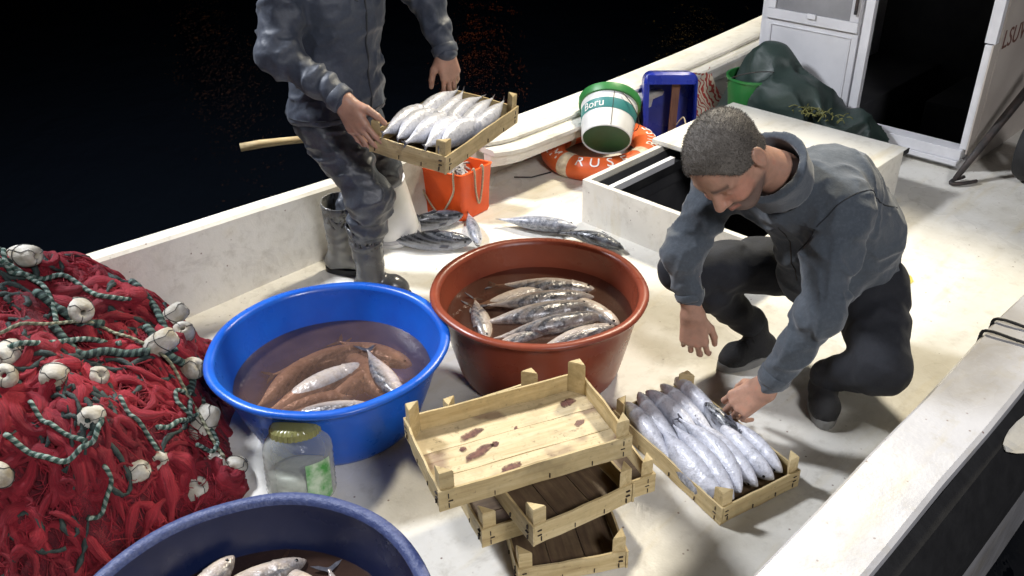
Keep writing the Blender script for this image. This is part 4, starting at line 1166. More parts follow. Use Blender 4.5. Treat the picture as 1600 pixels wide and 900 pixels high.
# gathered folds of netting draped over it
def walk(x, y, a, L, step, lift, curl, sd):
    P = []
    for k in range(int(L/step)):
        z = netz(x,y)
        if z <= 0.012: break
        xx, yy = on_deck_side(x,y)
        P.append((xx, yy, z+lift*(0.6+0.4*math.sin(k*0.5+sd))))
        a += curl*mnoise.noise((x*6+sd, y*6, 0.5))
        e = 0.02
        gx = (netz(x+e,y)-netz(x-e,y))/(2*e); gy = (netz(x,y+e)-netz(x,y-e))/(2*e)
        sl = math.sqrt(1+gx*gx+gy*gy)
        x += math.cos(a)*step/sl**0.6; y += math.sin(a)*step/sl**0.6
    return P
made = 0
while made < 760:
    x = rnd.uniform(-2.3,-0.85); y = rnd.uniform(1.52,3.05)
    if netz(x,y) < 0.03: continue
    P = walk(x, y, rnd.uniform(0,2*PI), rnd.uniform(0.15,0.75), 0.02, rnd.uniform(-0.022,0.020), 1.3, rnd.uniform(0,50))
    if len(P) < 7: continue
    r0 = rnd.choice((0.003,0.005,0.007,0.010,0.014,0.020)); ph = rnd.uniform(0,6)
    rr = [r0*(0.30+0.70*min(1,k/4,(len(P)-1-k)/4))*(1+0.30*math.sin(k*0.9+ph)+0.25*rnd.uniform(-1,1)) for k in range(len(P))]
    mb.tube(P, rr, 7, uvs=True); made += 1
o = mb.build('netting', [MAT['net'], NETSHEET], net); o.matrix_local = NI
mb = MB(); made = 0
while made < 1600:
    x = rnd.uniform(-2.3,-0.85); y = rnd.uniform(1.52,3.05)
    if netz(x,y) < 0.03: continue
    P = walk(x, y, rnd.uniform(0,2*PI), rnd.uniform(0.08,0.40), 0.026, rnd.uniform(0.002,0.024), 2.2, rnd.uniform(0,50))
    if len(P) < 4: continue
    mb.tube(P, rnd.choice((0.0009,0.0012,0.0018)), 3, uvs=True); made += 1
o = mb.build('loose_mesh', pbr('red_strand', (0.42,0.016,0.035), 0.7, (0.16,0.006,0.016), 30), net); o.matrix_local = NI; o['kind'] = 'stuff'
# dark shreds
mb = MB(); made = 0
while made < 150:
    x = rnd.uniform(-1.9,-0.9); y = rnd.uniform(1.6,2.75)
    if netz(x,y) < 0.05: continue
    P = walk(x, y, rnd.uniform(0,2*PI), rnd.uniform(0.1,0.35), 0.02, 0.016, 1.2, rnd.uniform(0,50))
    if len(P) < 5: continue
    mb.tube(P, [rnd.uniform(0.004,0.011) for _ in P], 6, uvs=True); made += 1
o = mb.build('dark_twine', pbr('dark_green_twine', (0.010,0.020,0.020), 0.7, (0.035,0.055,0.050), 60, 150, 0.4), net); o.matrix_local = NI; o['kind'] = 'stuff'
# ropes
def rope_mat(name, a, b):
    m, nt, bs = nmat(name)
    tc = nd(nt, 'ShaderNodeTexCoord'); mp = nd(nt, 'ShaderNodeMapping'); mp.inputs['Scale'].default_value = (2, 95, 1); nt.links.new(tc.outputs['UV'], mp.inputs[0])
    w = nd(nt, 'ShaderNodeTexWave', i_Scale=0.32, i_Distortion=1.2, i_Detail=1.0); w.bands_direction = 'DIAGONAL'; nt.links.new(mp.outputs[0], w.inputs['Vector'])
    c = ramp(nt, w.outputs['Fac'], [(0.35,a),(0.6,b)])
    g = noise(nt, coords(nt), 60, 3)
    c = mix(nt, ramp(nt, g, [(0.42,0),(0.68,0.8)]), c, [x*0.35 for x in a])
    nt.links.new(c, bs.inputs['Base Color']); bs.inputs['Roughness'].default_value = 0.8
    bump(nt, bs, w.outputs['Fac'], 0.6, 0.004)
    return m
RG = rope_mat('green_white_rope', (0.03,0.075,0.06), (0.26,0.33,0.29)); RK = rope_mat('dark_rope', (0.012,0.03,0.028), (0.10,0.16,0.14)); RT = rope_mat('tan_line', (0.16,0.17,0.11), (0.34,0.33,0.23))
ROPES = [([(-1.549,2.426),(-1.522,2.380),(-1.472,2.410),(-1.404,2.461),(-1.288,2.418),(-1.22,2.46)],0.0078,RG,0.03), ([(-1.70,2.30),(-1.58,2.36),(-1.50,2.40),(-1.42,2.36),(-1.37,2.27)],0.0078,RG,0.03),
 ([(-1.60,2.16),(-1.490,2.163),(-1.404,2.214),(-1.304,2.341),(-1.212,2.333),(-1.099,2.314),(-1.03,2.26),(-0.96,2.18),(-0.90,2.11)],0.0055,RT,0.034), ([(-1.55,2.05),(-1.466,2.096),(-1.379,2.142),(-1.292,2.290),(-1.213,2.303)],0.0085,RG,0.028),
 ([(-1.17,2.40),(-1.091,2.338),(-1.049,2.36),(-1.03,2.28)],0.014,RK,0.022), ([(-1.378,1.886),(-1.320,1.874),(-1.240,1.863),(-1.183,1.896),(-1.156,1.932),(-1.152,1.969)],0.0078,RG,0.035),
 ([(-1.34,1.98),(-1.303,1.946),(-1.254,1.925),(-1.181,1.906)],0.007,RG,0.03), ([(-1.01,2.32),(-0.99,2.25),(-1.0,2.20),(-1.03,2.19),(-1.05,2.23),(-1.03,2.28)],0.0066,RG,0.03),
 ([(-0.96,2.20),(-0.935,2.17),(-0.93,2.12),(-0.96,2.08)],0.0066,RG,0.03), ([(-1.022,2.25),(-1.005,2.17),(-1.018,2.092),(-1.05,2.05)],0.0078,RG,0.028), ([(-1.141,1.886),(-1.127,1.871),(-1.145,1.820),(-1.179,1.791)],0.0066,RG,0.03),
 ([(-1.447,2.345),(-1.394,2.332),(-1.347,2.328),(-1.28,2.36)],0.014,RK,0.022), ([(-1.153,2.095),(-1.119,2.053),(-1.079,2.034),(-1.04,2.0)],0.0066,RG,0.028), ([(-1.38,2.26),(-1.30,2.22),(-1.22,2.27),(-1.13,2.30)],0.013,RK,0.022), ([(-1.25,2.55),(-1.18,2.50),(-1.12,2.42),(-1.08,2.36)],0.012,RK,0.022)]
for P, r0, mt, lift in ROPES:
    Q = [(x,y,netz(x,y)+lift+0.006) for x,y in P]
    mb = MB(); mb.tube([Vector(q)+Vector((0,0,0.006*math.sin(i*0.7))) for i,q in enumerate(smooth_path(Q,7))], r0, 8, uvs=True)
    o = mb.build('rope', mt, net); o.matrix_local = NI
# floats
MF = pbr('float_foam', (0.60,0.58,0.52), 0.65, (0.34,0.30,0.22), 22, 60, 0.5)
mb = MB(); prof = [(0.008,-0.040),(0.018,-0.0405),(0.027,-0.034),(0.0315,-0.020),(0.033,0),(0.0315,0.020),(0.027,0.034),(0.018,0.0405),(0.008,0.040),(0.007,0.02),(0.007,-0.02)]
mb.lathe(prof, 22); fo = mb.build('float', MF, smooth=True); FME = fo.data; bpy.data.objects.remove(fo, do_unlink=True)
mb = MB()
for a in (0.3, 2.2, 4.4):
    mb.tube([((q+0.0012)*math.cos(a+0.25*math.sin(3*z*40)), (q+0.0012)*math.sin(a+0.25*math.sin(3*z*40)), z) for q, z in prof[:9]], 0.0011, 5)
mb.tube([(0.0345*math.cos(t), 0.0345*math.sin(t), 0.006*math.sin(2*t)) for t in [2*PI*k/24 for k in range(25)]], 0.0011, 5)
to = mb.build('thread', MAT['black'], smooth=True); TME = to.data; bpy.data.objects.remove(to, do_unlink=True)
FLOATS = [(-1.511,2.455,0.607,80,70),(-1.341,2.361,0.463,75,40),(-1.134,2.523,0.326,60,120),(-1.100,2.492,0.279,40,30),(-1.449,2.126,0.469,75,0),(-1.425,2.044,0.443,50,30),(-1.313,2.086,0.421,80,20),(-1.251,2.160,0.344,55,60),
 (-1.113,2.351,0.339,70,120),(-0.985,2.225,0.115,50,150),(-1.391,1.831,0.269,25,0),(-1.060,2.030,0.139,60,20),(-0.944,2.109,0.031,30,50),(-1.111,1.937,0.164,70,100),(-0.886,2.133,0.012,60,10),(-0.976,2.001,0.029,40,80),(-1.047,2.365,0.225,60,60),(-1.195,2.007,0.334,70,10)]
for i, (x,y,z,tl,az) in enumerate(FLOATS):
    Mx = NI @ Matrix.Translation((x,y,z+0.030)) @ Euler((R(tl),0,R(az))).to_matrix().to_4x4() @ Matrix.Diagonal((1.12+0.12*math.sin(i*2.3),1.08+0.10*math.sin(i*1.7),1.38+0.2*math.sin(i*3.1),1))
    fo = link('float', FME, net, Mx)
    link('thread', TME, fo, Matrix.Identity(4))
# ------------------------------------------------------------------ people
def skin_mat(name, base):
    m, nt, bs = nmat(name)
    at = nd(nt, 'ShaderNodeAttribute'); at.attribute_name = 'tint'
    co = coords(nt, rand=False)
    f = noise(nt, co, 34, 4, 0.6)
    c = ramp(nt, f, [(0.3,[x*0.82 for x in base]),(0.55,base),(0.8,[base[0]*1.12,base[1]*0.92,base[2]*0.88])])
    c = mix(nt, 1.0, c, at.outputs['Color'], 'MULTIPLY')
    nt.links.new(c, bs.inputs['Base Color']); bs.inputs['Roughness'].default_value = 0.48
    bs.inputs['Subsurface Weight'].default_value = 0.12; bs.inputs['Subsurface Radius'].default_value = (0.02,0.008,0.004); bs.inputs['Subsurface Scale'].default_value = 0.3
    b0 = bump(nt, bs, noise(nt, co, 260, 3), 0.15, 0.002); bump(nt, bs, noise(nt, co, 60, 4, 0.7), 0.25, 0.004, prev=b0)
    return m
SKIN = skin_mat('skin', (0.45,0.255,0.180))
def cloth_mat(name, a, b, rough=0.85, fuzz=0.3, weave=420, fade=3.0, crease=6.5, cstr=0.55):
    m, nt, bs = nmat(name); co = coords(nt, rand=False)
    f = noise(nt, co, fade, 5, 0.6)
    c = ramp(nt, f, [(0.32,a),(0.70,b)])
    g = noise(nt, co, 90, 3, 0.7)
    c = mix(nt, ramp(nt, g, [(0.45,0),(0.75,0.35)]), c, [min(1,x*1.7) for x in b])
    nt.links.new(c, bs.inputs['Base Color']); bs.inputs['Roughness'].default_value = rough
    bs.inputs['Sheen Weight'].default_value = fuzz; bs.inputs['Sheen Roughness'].default_value = 0.5
    b0 = bump(nt, bs, noise(nt, co, weave, 2), 0.25, 0.002); b1 = bump(nt, bs, noise(nt, co, 26, 4, 0.65), 0.25, 0.010, prev=b0)
    rn = nd(nt, 'ShaderNodeTexNoise', i_Scale=crease, i_Detail=2.5, i_Roughness=0.5, i_Distortion=0.8); nt.links.new(co, rn.inputs['Vector'])
    rn.noise_type = 'RIDGED_MULTIFRACTAL'
    bump(nt, bs, rn.outputs['Fac'], cstr, 0.012, prev=b1)
    return m
FLEECE = cloth_mat('grey_fleece', (0.047,0.060,0.076), (0.072,0.086,0.104), 0.95, 0.3, cstr=0.4)
SHELL = cloth_mat('slate_jacket', (0.028,0.036,0.054), (0.046,0.056,0.080), 0.55, 0.1, crease=8, cstr=0.7)
TROUSER = cloth_mat('slate_trousers', (0.042,0.049,0.062), (0.066,0.074,0.090), 0.42, 0.0, crease=8, cstr=0.7)
DARKTR = cloth_mat('dark_trousers', (0.008,0.009,0.013), (0.013,0.015,0.021), 0.85, 0.04)
BOOT = pbr('grey_rubber_boot', (0.14,0.14,0.135), 0.3, (0.19,0.19,0.178), 8, 30, 0.12, rvar=0.1)
BOOT_DARK = pbr('dark_rubber_boot', (0.060,0.063,0.068), 0.22, (0.085,0.088,0.092), 8, 30, 0.10, rvar=0.08)
SHOE = pbr('black_suede_shoe', (0.010,0.010,0.011), 0.8, (0.018,0.018,0.019), 20, 120, 0.3)
SOLE = pbr('grey_rubber_sole', (0.20,0.20,0.19), 0.6, (0.15,0.15,0.145), 20)
def nv(a):
    a = np.asarray(a, np.float64); return a/np.linalg.norm(a)
def hand_caps(W, d, n, right, curls, thumb, sc=1.0, fore=None, spread=0.10):
    """five fingers; curls = 4 x (mcp, pip, dip) degrees, thumb = 3 directions in (d, s, n)"""
    d = nv(d); n = np.asarray(n, float); n = nv(n - d*(n@d)); s = np.cross(n,d) if right else np.cross(d,n)
    W = np.asarray(W, float)
    palm = []; fing = []
    offs = [(0.031,0.088),(0.0105,0.094),(-0.0105,0.088),(-0.029,0.078)]
    segs = [(0.044,0.027,0.022),(0.049,0.031,0.023),(0.045,0.029,0.022),(0.035,0.022,0.020)]
    rad = [(0.0105,0.0092,0.0085,0.0072),(0.0108,0.0095,0.0087,0.0073),(0.0102,0.009,0.0082,0.007),(0.009,0.008,0.0073,0.0063)]
    for i in range(4):
        o, l = offs[i]
        K = W + sc*(d*l + s*o + n*(0.004 - 0.05*abs(o)))
        palm.append((W + sc*(s*o*0.62 + d*0.004), K, 0.0165*sc, 0.0130*sc))
        th = 0.0; p = K
        for j in range(3):
            th += curls[i][j]
            dr = d*math.cos(R(th)) - n*math.sin(R(th)) + s*o*spread/0.03
            dr = nv(dr); q = p + dr*segs[i][j]*sc
            fing.append((i, p, q, rad[i][j]*sc*0.90, rad[i][j+1]*sc*0.90)); p = q
    p = W + sc*(d*0.022 + s*0.022 - n*0.008)
    tr = (0.0165,0.0125,0.0108,0.0085); tl = (0.045,0.036,0.029)
    for j in range(3):
        v = thumb[j]; dr = nv(d*v[0] + s*v[1] + n*v[2]); q = p + dr*tl[j]*sc
        fing.append((4, p, q, tr[j]*sc, tr[j+1]*sc)); p = q
    fo = W - d*0.14*sc if fore is None else np.asarray(fore, float)
    arm = (fo, W - d*0.005, 0.040*sc, 0.0265*sc)
    return dict(palm=palm, fing=fing, arm=arm, frame=(W,d,n,s))
def hand_fn(H):
    W, d, n, s = H['frame']
    M = np.stack([d,s,n],1)
    def fn(P):
        e = U([cap(P,a,b,ra,rb) for a,b,ra,rb in H['palm']], 0.014)
        e = smin(e, ell(P, W+d*0.05+s*0.004-n*0.010, (0.045,0.034,0.014), M), 0.02)
        e = smin(e, cap(P,*H['arm']), 0.030)
        g = {}
        for (i,a,b,ra,rb) in H['fing']:
            c = cap(P,a,b,ra,rb); g[i] = c if i not in g else smin(g[i], c, 0.0035)
        for i in g: e = smin(e, g[i], 0.014 if i == 4 else 0.0055)
        return e
    return fn
def hand_bounds(H, pad=0.03):
    pts = [np.asarray(q) for (a,b,_,_) in H['palm'] for q in (a,b)] + [np.asarray(q) for (_,a,b,_,_) in H['fing'] for q in (a,b)] + [np.asarray(H['arm'][0])]
    pts = np.array(pts); return pts.min(0)-pad, pts.max(0)+pad
def bbox(pts, pad):
    pts = np.array(pts); return pts.min(0)-pad, pts.max(0)+pad
def trace(fn, o, d, tmax=0.6):
    o = np.asarray(o, np.float32); d = nv(d).astype(np.float32); t = 0.0
    for _ in range(80):
        v = float(fn((o+d*t)[None].astype(np.float32))[0])
        if v < 0.0005: break
        t += v*0.7
        if t > tmax: break
    return o + d*t
def basis(fwd, up):
    fwd = nv(fwd); up = np.asarray(up, float); up = nv(up - fwd*(up@fwd)); left = np.cross(up, fwd)
    return np.stack([fwd,left,up],1)
def head_parts(C, face, crown, sc, hairline=True):
    """head mesh and cropped hair; returns (skin fn, hair fn, to-local)"""
    Bm = basis(face, crown)            # columns: face forward, left ear, crown
    def loc(P): return ((P - np.asarray(C, np.float32)) @ Bm.astype(np.float32))/sc
    def skull(Q): return smin(ell(Q,(-0.012,0,0.034),(0.100,0.077,0.090)), ell(Q,(0.022,0,-0.02),(0.066,0.064,0.090)), 0.03)
    def skin(P):
        Q = loc(P)
        Y = Q.copy(); Y[:,1] = np.abs(Y[:,1])
        d = skull(Q)
        d = smin(d, ell(Q,(0.048,0,-0.088),(0.034,0.036,0.026)), 0.03)                    # chin
        d = smin(d, cap(Y,(-0.005,0.056,-0.045),(0.052,0.022,-0.092),0.021,0.018), 0.022)  # jaw
        d = smin(d, cap(Y,(0.076,0.012,0.024),(0.066,0.046,0.022),0.012,0.010), 0.016)     # brow
        d = smin(d, ell(Y,(0.058,0.040,-0.030),(0.026,0.022,0.020)), 0.02)                 # cheek
        d = smax(d, -ell(Y,(0.094,0.031,0.004),(0.018,0.017,0.010)), 0.012)                # socket
        d = smin(d, ell(Y,(0.073,0.031,0.003),(0.011,0.014,0.0105)), 0.003)                # closed lid
        d = smin(d, U([cap(Q,(0.085,0,0.014),(0.107,0,-0.026),0.0085,0.0125), cap(Y,(0.100,0.0,-0.032),(0.091,0.013,-0.034),0.010,0.0085)], 0.008), 0.010)  # nose
        d = smin(d, cap(Y,(0.090,0,-0.058),(0.078,0.022,-0.061),0.0065,0.004), 0.006)      # upper lip
        d = smin(d, cap(Y,(0.089,0,-0.069),(0.077,0.020,-0.066),0.0070,0.004), 0.006)      # lower lip
        d = smax(d, -cap(Y,(0.099,0,-0.0635),(0.082,0.024,-0.0635),0.0022), 0.003)
        ear = ell(Y,(-0.016,0.083,-0.004),(0.021,0.009,0.032)); ear = smin(ear, ell(Y,(-0.010,0.079,-0.030),(0.012,0.008,0.012)), 0.008)
        ear = smax(ear, -ell(Y,(-0.012,0.093,0.0),(0.011,0.008,0.019)), 0.006)
        d = smin(d, ear, 0.007)
        d = smin(d, cap(Q,(-0.030,0,-0.060),(-0.062,0,-0.20),0.054,0.062), 0.03)           # neck
        return d*sc
    def hair(P):
        Q = loc(P); Y = Q.copy(); Y[:,1] = np.abs(Y[:,1])
        d = skull(Q) - 0.0055 - 0.0012*vnoise(Q,120,3)
        d = smin(d, cap(Q,(-0.060,0,-0.03),(-0.066,0,-0.075),0.044,0.040)-0.003, 0.02)
        cut = Q[:,0]*0.93 - Q[:,2]*0.37 - 0.036 + 0.10*np.maximum(0, Y[:,1]-0.045) + 0.004*vnoise(Q,30,1)
        side = -(Q[:,2] + 0.018 + 0.9*(-0.03 - Q[:,0])*0.6 )                                  # lower edge rising to the ear
        d = smax(d, cut, 0.004)
        d = smax(d, np.where(Q[:,0] > -0.035, side-0.0, -(Q[:,2]+0.068)), 0.004)
        return d*sc
    return skin, hair, loc
def hair_quills(v, f, loc, n, L, seed, parent_list):
    r = np.random.RandomState(seed)
    idx = r.randint(0, len(f), n); q = f[idx]
    a, b, c, e = v[q[:,0]], v[q[:,1]], v[q[:,2]], v[q[:,3]]
    u, w = r.rand(n,1), r.rand(n,1)
    p = (a*(1-u)+b*u)*(1-w) + (e*(1-u)+c*u)*w
    nn = np.cross(c-a, e-b); nn /= np.linalg.norm(nn,axis=1)[:,None]+1e-9
    dr = nn + r.randn(n,3)*0.45; dr /= np.linalg.norm(dr,axis=1)[:,None]
    sd = np.cross(dr, r.randn(n,3)); sd /= np.linalg.norm(sd,axis=1)[:,None]+1e-9
    l = L*(0.6+0.6*r.rand(n,1))
    p0 = p - nn*0.001
    vs = np.stack([p0-sd*0.0006, p0+sd*0.0006, p0+dr*l+sd*0.0003, p0+dr*l-sd*0.0003],1).reshape(-1,3)
    return vs, np.arange(n*4).reshape(-1,4)
def tint_for(v, rules):
    c = np.ones((len(v),3))
    for fn in rules: c = fn(v, c)
    return c
def hair_mat():
    m, nt, bs = nmat('grey_cropped_hair'); co = coords(nt, rand=False)
    f = noise(nt, co, 420, 2, 0.7); g = noise(nt, co, 14, 3)
    c = ramp(nt, f, [(0.32,(0.080,0.068,0.056)),(0.52,(0.135,0.120,0.102)),(0.72,(0.22,0.20,0.175))])
    c = mix(nt, ramp(nt, g, [(0.45,0.0),(0.70,0.40)]), c, (0.040,0.034,0.028))
    nt.links.new(c, bs.inputs['Base Color']); bs.inputs['Roughness'].default_value = 0.6
    bump(nt, bs, f, 0.6, 0.004)
    return m
HAIR = hair_mat()

# ================================================================== crouching person
cr = empty('person', (1.0,2.55,0.0)); tag(cr, 'person in grey fleece and dark trousers squatting over the deck crate, head bowed', 'person')
CI = Matrix.Translation((-1.0,-2.55,0))
def put(o, par, M): o.parent = par; o.matrix_local = M; return o
CF = nv((-0.80,-0.60,0.0)); CLf = np.cross((0,0,1.0), CF)
pel = V(1.155,2.655,0.36); mid = V(1.115,2.62,0.55); upb = V(1.00,2.555,0.71); nk = V(0.845,2.475,0.815)
shR = V(0.690,2.665,0.735); elR = V(0.555,2.56,0.530); wrR = V(0.590,2.525,0.385)
shL = V(0.985,2.400,0.745); elL = V(0.905,2.215,0.500); wrL = V(0.800,2.225,0.260)
hipR = V(1.06,2.76,0.36); knR = V(0.575,2.63,0.425); anR = V(0.880,2.715,0.12)
hipL = V(1.21,2.58,0.36); knL = V(1.175,2.30,0.235); anL = V(1.055,2.43,0.115)
hc = V(0.612,2.325,0.945)
Bt = np.stack([CF,CLf,np.cross(CF,CLf)],1)
def cr_jacket(P):
    tor = U([cap(P,pel+V(0,0,0.02),mid,0.165,0.160,(0.008,34,1,0.6,0.5)), cap(P,mid,upb,0.165,0.155,(0.007,30,4,0.4,0.5)), cap(P,upb,V(0.90,2.52,0.75),0.150,0.120), cap(P,shR,shL,0.088,0.088)], 0.07)
    tor = smin(tor, cap(P,V(0.98,2.54,0.60),V(1.02,2.55,0.46),0.130,0.135,(0.010,40,8,0.5,0.6)), 0.06)
    aR = smin(cap(P,shR,elR,0.078,0.062,(0.008,55,2,0.7,0.45)), cap(P,elR,wrR,0.062,0.043,(0.007,60,3,0.15,0.5)), 0.03)
    aL = smin(cap(P,shL,elL,0.090,0.064,(0.011,50,6,0.65,0.5)), cap(P,elL,wrL,0.063,0.047,(0.008,58,7,0.2,0.5)), 0.03)
    d = smin(smin(tor, aR, 0.035), aL, 0.035)
    near = np.abs(d) < 0.04; Q = P[near]
    w = np.stack([vnoise(Q,5,2),vnoise(Q,5,9),vnoise(Q,5,17)],-1)*0.08
    rg = np.clip(1-np.abs(vnoise((Q+w)*np.array([1,1,0.75],np.float32), 10, 3))*2.2,0,1)**2.2 + 0.6*np.clip(1-np.abs(vnoise((Q+w)*np.array([0.8,0.8,1.3],np.float32), 17, 23))*2.2,0,1)**2
    d[near] -= (0.0090*(rg-0.35) + 0.0015*vnoise(Q,30,5)).astype(np.float32)
    d = smax(d, -(P[:,2]-0.215), 0.01)
    d = np.where(near | (d < 0), smax(d, -(cap(P,V(0.83,2.465,0.80),V(0.66,2.33,0.95),0.078,0.085)), 0.01), d)
    return d
lo, hi = bbox([pel,mid,upb,nk,shR,shL,elR,elL,wrR,wrL], 0.20)
v, f = mesh_sdf(cr_jacket, lo, hi, 0.0062, 0.03)
jk = np_obj('jacket', [(relax(v,f,1,0.4),f,0)], FLEECE); put(jk, cr, CI)
# raised collar: a bent band round the neck
def cr_collar(P):
    c = V(0.785,2.432,0.855); ax = nv((-0.52,-0.40,0.62)); q = P-c; h = q@ax.astype(np.float32)
    rad = np.linalg.norm(q - h[:,None]*ax.astype(np.float32), axis=1)
    d = np.maximum(np.abs(rad-(0.098+0.12*h))-0.0075, np.abs(h-0.002)-0.050-0.008*vnoise(P,14,2))
    return d-0.004 + 0.004*vnoise(P,22,6)
v, f = mesh_sdf(cr_collar, (0.62,2.27,0.70), (0.98,2.62,1.02), 0.006, 0.02)
co_ = np_obj('collar', [(relax(v,f,1,0.4),f,0)], FLEECE); put(co_, jk, Matrix.Identity(4))
for (a, b, r_) in ((elR*0.12+wrR*0.88, wrR+nv(wrR-elR)*0.012, 0.047), (elL*0.12+wrL*0.88, wrL+nv(wrL-elL)*0.012, 0.050)):
    mb = MB(); A = Vector([float(q) for q in a]); Bv = Vector([float(q) for q in b]); dd = (Bv-A).normalized()
    q0 = dd.to_track_quat('Z','Y').to_matrix().to_4x4(); L = (Bv-A).length
    mb.lathe([(r_+0.001,0),(r_+0.003,0.004),(r_,L-0.006),(r_-0.004,L),(r_-0.009,L-0.004),(r_-0.009,0.0)], 28, M=Matrix.Translation(A) @ q0, wob=lambda a, z: 1+0.03*math.sin(2*a+1)+0.015*math.sin(7*a))
    put(mb.build('cuff', FLEECE), jk, Matrix.Identity(4))
def seam_ring(fn, a, b, u, nrm=None, n=40, r=0.0024, mat=None, parent=None):
    a = np.asarray(a, float); b = np.asarray(b, float); c = a+(b-a)*u; ax = nv(b-a) if nrm is None else nv(nrm)
    e = np.cross(ax, (0.3,0.2,0.9)); e = nv(e); g = np.cross(ax, e); P = []
    for k in range(n+1):
        t = 2*PI*k/n; d_ = e*math.cos(t)+g*math.sin(t)
        p = trace(fn, c + d_*0.28, -d_, 0.30); P.append(Vector([float(x) for x in p]))
    mb = MB(); mb.tube(P, r, 5, cap=False); put(mb.build('seam', mat), parent, Matrix.Identity(4))
SEAM = pbr('seam_thread', (0.020,0.023,0.029), 0.9)
seam_ring(cr_jacket, shL, elL, 0.12, mat=SEAM, parent=jk, nrm=np.asarray(elL-shL)*0.6+np.array([0.25,-0.25,0.0]))
seam_ring(cr_jacket, shR, elR, 0.15, mat=SEAM, parent=jk)
# chest zip
zp = []
for k in range(9):
    u = k/8; c = V(0.93,2.52,0.80)*(1-u) + V(1.0,2.53,0.50)*u
    p = trace(cr_jacket, c + CF.astype(np.float32)*0.42 + V(0,0,-0.10), -CF + np.array([0,0,0.22]))
    zp.append(Vector([float(x) for x in p]))
mb = MB(); mb.tube(zp, 0.0022, 5); put(mb.build('zip', MAT['iron']), jk, Matrix.Identity(4))
def cr_trousers(P):
    d = U([cap(P,hipR,hipL,0.130,0.125), cap(P,hipR,knR,0.118,0.072,(0.008,42,1,0.8,0.5)), cap(P,knR,anR+V(-0.02,0.0,0.03),0.072,0.055,(0.007,50,2,0.3,0.7))], 0.03)
    l = smin(cap(P,hipL,knL,0.120,0.082,(0.007,45,5,0.5,0.5)), cap(P,knL,anL,0.082,0.056,(0.006,50,7,0.5,0.6)), 0.03)
    d = smin(d, l, 0.03)
    near = np.abs(d) < 0.03; Q = P[near]
    rg = 1-np.abs(vnoise(Q, 13, 8))*2
    d[near] -= (0.005*(rg-0.35)).astype(np.float32)
    return d
lo, hi = bbox([hipR,hipL,knR,knL,anR,anL], 0.15)
v, f = mesh_sdf(cr_trousers, lo, hi, 0.008, 0.03)
tr = np_obj('trousers', [(relax(v,f,1,0.4),f,0)], DARKTR); put(tr, cr, CI)
def shoe(par, Mi, heel, toe, ankle, name='shoe', mat=SHOE, sole=SOLE, laces=True):
    heel, toe, ankle = [np.asarray(q, np.float32) for q in (heel,toe,ankle)]
    dr = nv(toe-heel).astype(np.float32); up = V(0,0,1); sd = np.cross(dr,up)
    ball = heel*0.32+toe*0.68
    def fn(P):
        d = U([cap(P,heel+up*0.050,ball+up*0.044,0.041,0.045), cap(P,ball+up*0.044,toe-dr*0.036+up*0.036,0.045,0.035), cap(P,heel+up*0.05+dr*0.035,ankle,0.044,0.047)], 0.03)
        return smax(d, -(P[:,2]-min(float(heel[2]),float(toe[2]))-0.020), 0.006)
    lo, hi = bbox([heel,toe,ankle], 0.09)
    v, f = mesh_sdf(fn, lo, hi, 0.006, 0.02)
    s = np_obj(name, [(relax(v,f,1,0.4),f,0)], mat); put(s, par, Mi)
    mb = MB(); n = 26; out = []
    for k in range(n):
        a = 2*PI*k/n; u = 0.5-0.5*math.cos(a)
        w = (0.040+0.012*math.sin(min(1,u*1.25)*PI*0.62))*math.sin(a)
        p = heel-dr*0.042 + (toe-heel+dr*0.05)*u + sd*w*(1 if True else 0)
        out.append(p)
    z0 = 0.003
    rings = [[(float(p[0]),float(p[1]),z) for p in out] for z in (z0,z0+0.026)]
    rings.append([(float(p[0]*0.97+0.03*(heel[0]+toe[0])/2),float(p[1]*0.97+0.03*(heel[1]+toe[1])/2),z0+0.030) for p in out])
    mb.loft(rings); put(mb.build('sole', sole, angle=0.6), s, Matrix.Identity(4))
    if laces:
        for k in range(4):
            c = toe*(0.62-0.12*k) + heel*(0.38+0.12*k) + up*(0.085+0.012*k)
            mb = MB(); mb.tube([c-sd*0.026-up*0.012, c+up*0.004, c+sd*0.026-up*0.012], 0.0028, 5); put(mb.build('lace', mat), s, Matrix.Identity(4))
    return s
shoe(cr, CI, (0.930,2.715,0.0), (0.745,2.625,0.0), anR+V(0,0,0.02))
shoe(cr, CI, (1.065,2.475,0.0), (1.020,2.285,0.0), anL+V(0,0,0.01))
# skin: head, neck and hands as one body mesh
sk, hr, hl = head_parts(hc, nv((-0.36,-0.60,-0.71)), nv((-0.62,-0.26,0.66)), 1.17)
parts = []
v1, f1 = mesh_sdf(sk, hc-V(0.26,0.26,0.28), hc+V(0.30,0.30,0.22), 0.0045, 0.02)
parts.append((relax(v1,f1,1,0.3),f1,0))
HRt = hand_caps(wrR+V(0.012,-0.010,-0.070), (0.10,-0.12,-1.0), (-0.25,-0.95,0.15), True, [(22,28,18),(26,30,20),(30,34,22),(34,38,24)], [(0.75,0.55,-0.30),(0.92,0.25,-0.30),(0.95,0.02,-0.30)], 1.16, fore=elR*0.45+wrR*0.55)
HLt = hand_caps(wrL+V(-0.018,0.004,-0.040), (-0.60,0.16,-0.66), (-0.35,-0.55,0.70), False, [(28,38,26),(32,40,28),(36,42,28),(40,44,30)], [(0.70,0.55,-0.40),(0.85,0.15,-0.55),(0.85,-0.10,-0.60)], 1.22, fore=elL*0.45+wrL*0.55)
for Hh in (HRt, HLt):
    fn = hand_fn(Hh); lo, hi = hand_bounds(Hh)
    v2, f2 = mesh_sdf(fn, lo, hi, 0.0034, 0.015); parts.append((relax(v2,f2,1,0.3),f2,0))
